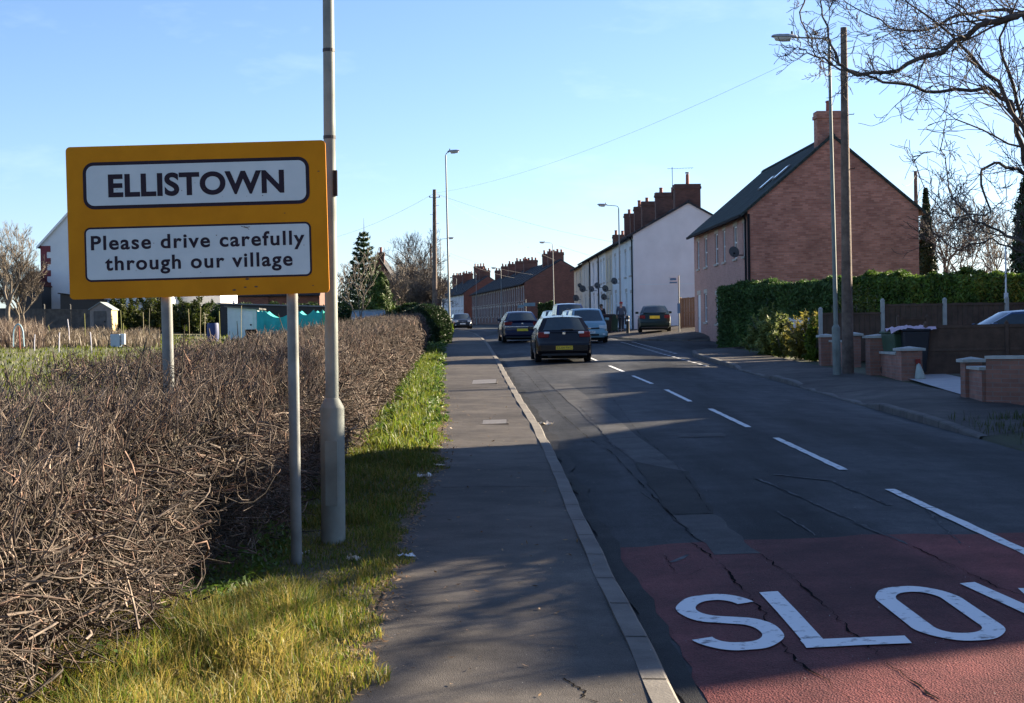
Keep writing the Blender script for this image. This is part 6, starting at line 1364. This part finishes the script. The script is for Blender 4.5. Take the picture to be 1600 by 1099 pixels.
o = mb.build('carrier_bag', M_bagw, smooth=True); o.location = tuple(q); o.rotation_euler = (0, -.12, 0); tag(o, 'white carrier bag slumped against the brick gate pier', 'bag'); mb = MB(); mb.box(-.05, -.03, .34, .05, .03, .45); mb.build('red_top', M_tail, o)
# thin white post with a box near the right edge, white rail in the corner garden
q = base(1573, 46.5); t = thing('washing_post', 'thin white post with a small box before the clipped hedge', 'post', tuple(q)); mb = MB(); mb.tube([(0, 0, -.2), (0, 0, 3.3)], .028, 8); mb.build('shaft', M_upvc, t); mb = MB(); mb.box(-.07, -.06, 1.72, .05, -.03, 1.90); mb.build('box', M_upvc, t)
q = base(1233, 55.5); t = thing('picket_rail', 'white picket rail seen over the corner shrubs', 'rail', tuple(q)); mb = MB()
mb.box(-.75, -.02, 1.02, .75, .02, 1.10); mb.box(-.75, -.02, .55, .75, .02, .62); mb.build('rail', M_upvc, t)
for k in range(7): mb = MB(); mb.box(-.73+k*.22, -.045, .0, -.58+k*.22, -.022, 1.14); mb.build('picket', M_upvc, t)
# bollard, bus stop, gate
q = base(981, 86); t = thing('bollard', 'black bollard with a white band beside the person in a red cap', 'bollard', tuple(q)); mb = MB(); mb.lathe([(.09, -.1), (.085, .82), (.10, .84), (.10, .90), (.06, .95)], n=14); mb.build('shaft', M_trim, t, smooth=True, split=40); mb = MB(); mb.lathe([(.089, .66), (.089, .74)], n=14); mb.build('band', M_upvc, t)
q = base(1061.5, 79.5); t = thing('bus_stop', 'bus stop flag on a grey pole before the white gable', 'bus stop', tuple(q)); mb = MB(); mb.lathe([(.035, -.1), (.033, 2.86)], n=10); mb.build('pole', M_lamp2, t)
M_flag = mat('bus_flag', (.55, .62, .66), .5); M_flagb = mat('bus_flag_blue', (.05, .16, .30), .5); mb = MB(); mb.box(-.50, -.012, 2.42, -.036, .012, 2.80); fl = mb.build('flag', M_flag, t); mb = MB(); mb.prism([(-.44+.14*0, 2.62), (-.12, 2.62), (-.12, 2.70), (-.16, 2.74), (-.40, 2.74), (-.44, 2.70)], 'y', -.018, -.0125); mb.box(-.46, -.018, 2.47, -.08, -.0125, 2.55); mb.build('bus_symbol', M_flagb, fl); mb = MB(); mb.box(-.09, -.05, .95, .05, -.036, 1.45); mb.build('timetable_case', M_flagb, t)
a, b = base(1064, 86), base(1100, 86); panel_fence('brown wooden gate between the white gable and the brick cottages', a, b, 1.62, 1, M_oak, posts=M_oak, name='wooden_gate', slats='v', post_extra=.03)
M_green_sign = mat('street_sign', (.10, .20, .26), .5); q = base(822, 158); t = thing('direction_sign', 'small blue-grey direction sign before the dark brick gable', 'sign', tuple(q)); mb = MB(); mb.lathe([(.04, -.1), (.04, 2.6)], n=8); mb.build('post', M_galv, t); mb = MB(); mb.box(-.2, -.06, 1.9, .95, -.042, 2.25); mb.box(-.8, -.06, 1.75, -.22, -.042, 2.05); mb.build('panel', M_green_sign, t)
boxhedge('small dark hedge below the plain brick gable', base(843, 155), base(866, 155), 2.0, .8, 5000, .08)
q = base(694.5, 144); t = thing('grit_bin', 'yellow grit bin beside the far lamp', 'grit bin', tuple(q)); mb = MB(); mb.add([(-.42, -.3, 0), (.42, -.3, 0), (.42, .3, 0), (-.42, .3, 0), (-.5, -.36, .55), (.5, -.36, .55), (.5, .36, .62), (-.5, .36, .62)], [(0, 3, 2, 1), (4, 5, 6, 7), (0, 1, 5, 4), (1, 2, 6, 5), (2, 3, 7, 6), (3, 0, 4, 7)]); mb.build('body', M_py, t, bevel=.03); mb = MB(); mb.add([(-.53, -.4, .56), (.53, -.4, .56), (.53, .4, .66), (-.53, .4, .66), (-.5, -.3, .72), (.5, -.3, .72), (.5, .35, .80), (-.5, .35, .80)], [(0, 3, 2, 1), (4, 5, 6, 7), (0, 1, 5, 4), (1, 2, 6, 5), (2, 3, 7, 6), (3, 0, 4, 7)]); mb.build('lid', M_py, t, bevel=.03)
# ------------------------------------------------------------------ allotments on the left
a, b = base(-500, 112), base(395, 112); panel_fence('long weathered grey board fence at the back of the allotments', a, b, 1.85, 22, M_fence_g, posts=M_fence_g, slats='h', post_extra=.04)
M_felt = mat('shed_felt', (.16, .20, .20), .9, col2=(.24, .28, .28), scale=5); M_shed = mat('shed_grey_wood', (.16, .15, .14), .9, col2=(.25, .23, .21), scale=4); M_shed_y = mat('shed_tan_wood', (.40, .30, .14), .85, col2=(.50, .38, .19), scale=4); M_teal = mat('teal_netting', (.015, .30, .29), .8, col2=(.03, .42, .40), scale=2.5); M_shed_w = mat('shed_pale_paint', (.50, .55, .56), .8, col2=(.60, .64, .65), scale=4)
def shed(label, px0, px1, Y, He, rise, D, wm, rm, side_m=None, door=None, name='shed', ang=0.0, mono=False, pm=None):
    a, b = base(px0, Y), base(px1, Y); w_ = b.x-a.x; t = thing(name, label, 'shed', tuple(a), ang); mb = MB(); pent = [(0, -.2), (w_, -.2), (w_, He), (w_/2, He+rise), (0, He)] if not mono else [(0, -.2), (w_, -.2), (w_, He), (0, He+rise)]
    mb.prism(pent, 'y', 0, D); mb.build('wall', wm, t)
    if side_m: mb = MB(); mb.box(w_+.002, .02, .05, w_+.02, D-.02, He-.04); mb.build('side_boarding', side_m, t)
    mb = MB()
    if mono: mb.prism([(-.15, He+rise+.02), (w_+.15, He-.02), (w_+.15, He+.06), (-.15, He+rise+.1)], 'y', -.15, D+.15)
    else:
        for s in (0, 1):
            f = (lambda x: x) if s == 0 else (lambda x: w_-x); mb.prism([(f(-.1), He-.1*rise/(w_/2)), (f(w_/2-.001), He+rise), (f(w_/2-.001), He+rise+.05), (f(-.1), He-.1*rise/(w_/2)+.05)], 'y', -.1, D+.1)
    mb.build('roof', rm, t)
    if door: mb = MB(); mb.box(w_*door[0], -.03, .05, w_*door[1], -.003, He*.92); dr = mb.build('door', door[2], t); mb = MB(); mb.box(w_*door[1]-.14, -.05, He*.45, w_*door[1]-.06, -.031, He*.5); mb.build('handle', M_ldark, dr)
    return t
shed('small grey shed with a sunlit tan side and pale felt roof', 141, 174, 101, 1.55, .42, 1.6, M_shed, M_felt, M_shed_y, (.18, .78, M_fence_g))
shed('pale painted shed with a flat roof beside the teal netting', 356, 402, 82, 1.55, .12, 2, M_shed_w, M_fence_g, None, (.55, .86, M_door_w), mono=True)
shed('dark lean-to behind the grey shed below the white house', 95, 162, 119, 2.25, .5, 1.2, M_trim, M_ldark, mono=True)
shed('red-tiled lean-to at the left of the white house', 30, 66, 118.5, 3.4, 1.0, 3, M_trim, M_tile_r, name='tiled_lean_to')
shed('long dark shed roof behind the netting', 345, 520, 96, 1.62, .25, 2, M_trim, M_lead, mono=True)
M_glz = mat('greenhouse_glass', (.12, .155, .16), .25, col2=(.20, .24, .25), scale=3, spec=.8)
a, b = base(549, 86), base(600, 86); w_ = b.x-a.x; t = thing('greenhouse', 'low glass greenhouse in front of the dark hedge', 'greenhouse', tuple(a)); mb = MB(); mb.box(0, 0, .0, w_, 1.8, 1.0); mb.build('glass_wall', M_glz, t); mb = MB(); mb.prism([(-.02, 1.002), (1.82, 1.002), (.9, 1.52)], 'x', -.02, w_+.02); mb.build('glass_roof', M_glz, t); mb = MB()
for x in np.linspace(0, w_, 4): mb.box(x-.02, -.03, 0, x+.02, -.004, 1.0); 
mb.box(-.05, -.035, .98, w_+.05, -.004, 1.04); mb.box(0, .88, 1.51, w_, .94, 1.57); mb.build('frame', M_galv, t)
# netting cage: poles with a sagging sheet over and round them
a, b = base(402, 78), base(505, 78); w_ = b.x-a.x; t = thing('netting_cage', 'bright teal netting draped over poles on the allotment', 'netting', tuple(a)); gx = [0, .18, .36, w_*.55, w_*.62, w_*.86, w_]
for i, x in enumerate(gx): mb = MB(); mb.tube([(x, .25*(i % 2), -.1), (x, .25*(i % 2), 1.55)], .018, 5); mb.build('pole', M_oak, t)
rws = []
for j in range(9):
    v = j/8; r_ = []
    for i in range(61):
        x = w_*i/60; k = min(range(len(gx)), key=lambda q: abs(gx[q]-x)); lo = max([g_ for g_ in gx if g_ <= x+1e-6]); hi = min([g_ for g_ in gx if g_ >= x-1e-6]); f = 0 if hi-lo < 1e-6 else (x-lo)/(hi-lo)
        top = 1.52-min(.42, .38*(hi-lo))*4*f*(1-f)*.9; z = top*(1-v)+.02*v; r_.append(Vector((x, -.02-.10*math.sin(x*9)*v-.05*math.sin(x*23)*v*(1-.3*v)-.06*v, z)))
    rws.append(r_)
mb = MB(); mb.grid(rws); top_ = rws[0]; mb.grid([[p+Vector((0, dy, -.10*math.sin(math.pi*min(1, dy/1.6)))) for p in top_] for dy in (0, .4, .8, 1.2, 1.6)]); mb.grid([[Vector((p.x, 1.6, p.z*(1-v)+.02*v)) for p in top_] for v in (0, .5, 1)]); mb.build('net', M_teal, t, smooth=True, fix=False)
# stakes and canes, each its own
M_cane = mat('garden_cane', (.30, .25, .13), .85, col2=(.42, .36, .20), scale=5); M_whites = mat('white_stake', (.62, .60, .64), .6); M_greens = mat('moss_stake', (.22, .22, .07), .85)
for px, pyt, Y, m_, lab in ((15, 500, 92, M_cane, 'cane at the left edge of the dry weeds'), (16+1, 497, 84, M_cane, 'leaning cane before the left fence'), (54, 523, 62, M_whites, 'thin white stake beside the blue hoop'), (78, 508, 80, M_greens, 'short mossy stake before the board fence'),
        (92, 520, 60, M_whites, 'slanting white stake before the hedge top'), (108, 499, 70, M_whites, 'tall white stake, brightest on the allotment'), (133, 490, 78, M_greens, 'tall mossy stake left of the grey shed'), (143, 519, 60, M_whites, 'short pale stake before the grey shed'),
        (190.5, 485, 80, M_greens, 'mossy stake right of the tan shed wall'), (192.5, 505, 72, M_greens, 'lower mossy stake right of the tan shed wall'), (225, 488, 78, M_cane, 'straight cane left of the sign post'), (234, 482, 80, M_cane, 'bent cane left of the sign post'),
        (296, 483, 80, M_cane, 'tall cane right of the sign post'), (313, 480, 80, M_cane, 'first of a pair of canes before the blue barrel'), (321, 491, 68, M_cane, 'nearer pale cane before the blue barrel'), (344, 486, 74, M_greens, 'mossy cane right of the blue barrel'), (377, 478, 80, M_cane, 'cane in front of the pale shed')):
    q = base(px, Y); tp = P(px+random.uniform(-3, 3), pyt, Y); mb = MB(); hh = max(.35, tp.z-q.z); mb.tube([(0, 0, -.1), (random.gauss(0, .01), 0, hh*.5), (tp.x-q.x, 0, hh)], .024 if m_ is not M_cane else .018, 6); o = mb.build('garden_stake', m_); o.location = q; tag(o, lab, 'stake', 'stakes and canes on the allotment')
M_hose = mat('blue_hose', (.22, .38, .46), .6); M_redw = mat('red_stake', (.22, .06, .04), .8); q = base(29, 63); t = thing('hose_hoop', 'pale blue hose hooped over a red and green post', 'hose', tuple(q)); mb = MB(); mb.tube([(-.20+.2*(1-math.cos(a)), 0, .55+.45*math.sin(a)) for a in np.linspace(0, math.pi, 12)]+[(.22, 0, .1)], .03, 6); mb.tube([(-.20, 0, .55), (-.21, 0, .1)], .03, 6); mb.build('hose', M_hose, t); mb = MB(); mb.tube([(.05, .03, -.1), (.02, .03, .9)], .035, 6); mb.build('post', M_redw, t)
M_blueb = mat('blue_barrel', (.008, .026, .12), .6); q = base(333, 76); 
mb = MB(); mb.lathe([(.27, 0), (.29, .1), (.30, .45), (.29, .8), (.27, .9)], n=16); o = mb.build('water_barrel', M_blueb, smooth=True, split=40); o.location = q; tag(o, 'blue plastic barrel among the canes', 'barrel')
q = base(393, 79); mb = MB(); mb.lathe([(.26, 0), (.32, .52), (.34, .54), (.30, .56)], n=16); o = mb.build('compost_bin', M_trim, smooth=True, split=40); o.location = q; tag(o, 'black compost tub beside the teal netting', 'tub')
q = base(573, 84.5); mb = MB(); mb.lathe([(.27, 0), (.29, .1), (.30, .45), (.29, .8), (.27, .9)], n=16); o = mb.build('water_barrel', M_blueb, smooth=True, split=40); o.location = q+Vector((-1.2, 0, 0)); tag(o, 'blue barrel at the corner of the greenhouse', 'barrel')
q = base(184, 66); t = thing('plastic_crate', 'pale blue plastic box standing by the mossy stakes', 'box', tuple(q)); mb = MB(); mb.box(-.26, -.2, 0, .14, .2, .55); mb.build('body', M_silver, t, bevel=.02); mb = MB(); mb.box(.16, -.1, .1, .32, .1, .56); mb.build('white_tub', M_upvc, t, bevel=.02)
# dry weeds and rough grass
M_dry = leafmat('dry_weed', (.105, .075, .058), (.19, .145, .105), thin=.3, scale=.8, attr='tint')
def field_blades(n, pxr, Yr, hr, wr, m, name, label, cat, tint=(1, 1, 1), dens=None):
    px = rng.uniform(*pxr, n); Y = rng.uniform(*Yr, n); x = (px-W0/2)/FPX*Y; p = np.stack([x, Y, np.zeros(n)], 1); p[:, 2] = [G(a, b)-.02 for a, b in zip(x, Y)]
    k = clump(p, .28); hh = rng.uniform(*hr, n)*(.3+.95*k); V, F, C_ = blades(p, hh, rng.uniform(*wr, n), hh*rng.uniform(.1, .5, n), np.array([tint])*rng.uniform(.7, 1.3, n)[:, None]); return tag(npmesh(name, V, F, m, None, C_), label, cat, kind='stuff')
field_blades(22000, (-330, 70), (64, 104), (.3, 1.15), (.012, .028), M_dry, 'dry_weeds', 'tall dry brown weeds at the left of the allotment', 'weeds')
field_blades(9000, (60, 250), (66, 100), (.15, .6), (.012, .028), M_dry, 'dry_weeds', 'lower dry weeds in front of the sheds', 'weeds', (.9, .95, .9))
field_blades(34000, (-560, 640), (24, 96), (.05, .22), (.012, .03), M_grass, 'field_grass', 'rough green grass of the allotment', 'grass', (.95, 1.0, .75))
# wires
WIRES += [(TOP_L, TOP_L2, .8, .008, 'wire between the leaning pole and the smaller pole behind it'), (TOP_L, Vector((7.4, 97, 5.6)), .3, .006, 'wire from the leaning pole to the white terrace'), (TOP_L, Vector((6.6, 114, 5.6)), .3, .006, 'second wire from the leaning pole to the white terrace'),
          (TOP_L, Vector((5.7, 133, 5.6)), .3, .006, 'third wire from the leaning pole to the far end of the white terrace'), (TOP_L, P(520, 372, 110), .25, .007, 'wire from the leaning pole towards the houses on the left'), (TOP_L2, Vector((2.5, 166, 6.0)), .7, .009, 'wire from the smaller pole to the dark brick gable'),
          (TOP_L2, Vector((4.5, 166.5, 6.4)), .6, .009, 'second wire from the smaller pole to the dark brick gable'), (TOP_RR, Vector((16.5, 66, 6.2)), .25, .007, 'wire from the plain pole to the brick cottages'), (TOP_RR, P(1620, 262, 70), .4, .007, 'wire from the plain pole towards the right edge')]
for a, b, s, r_, lab in WIRES: wire(a, b, s, r_, lab)
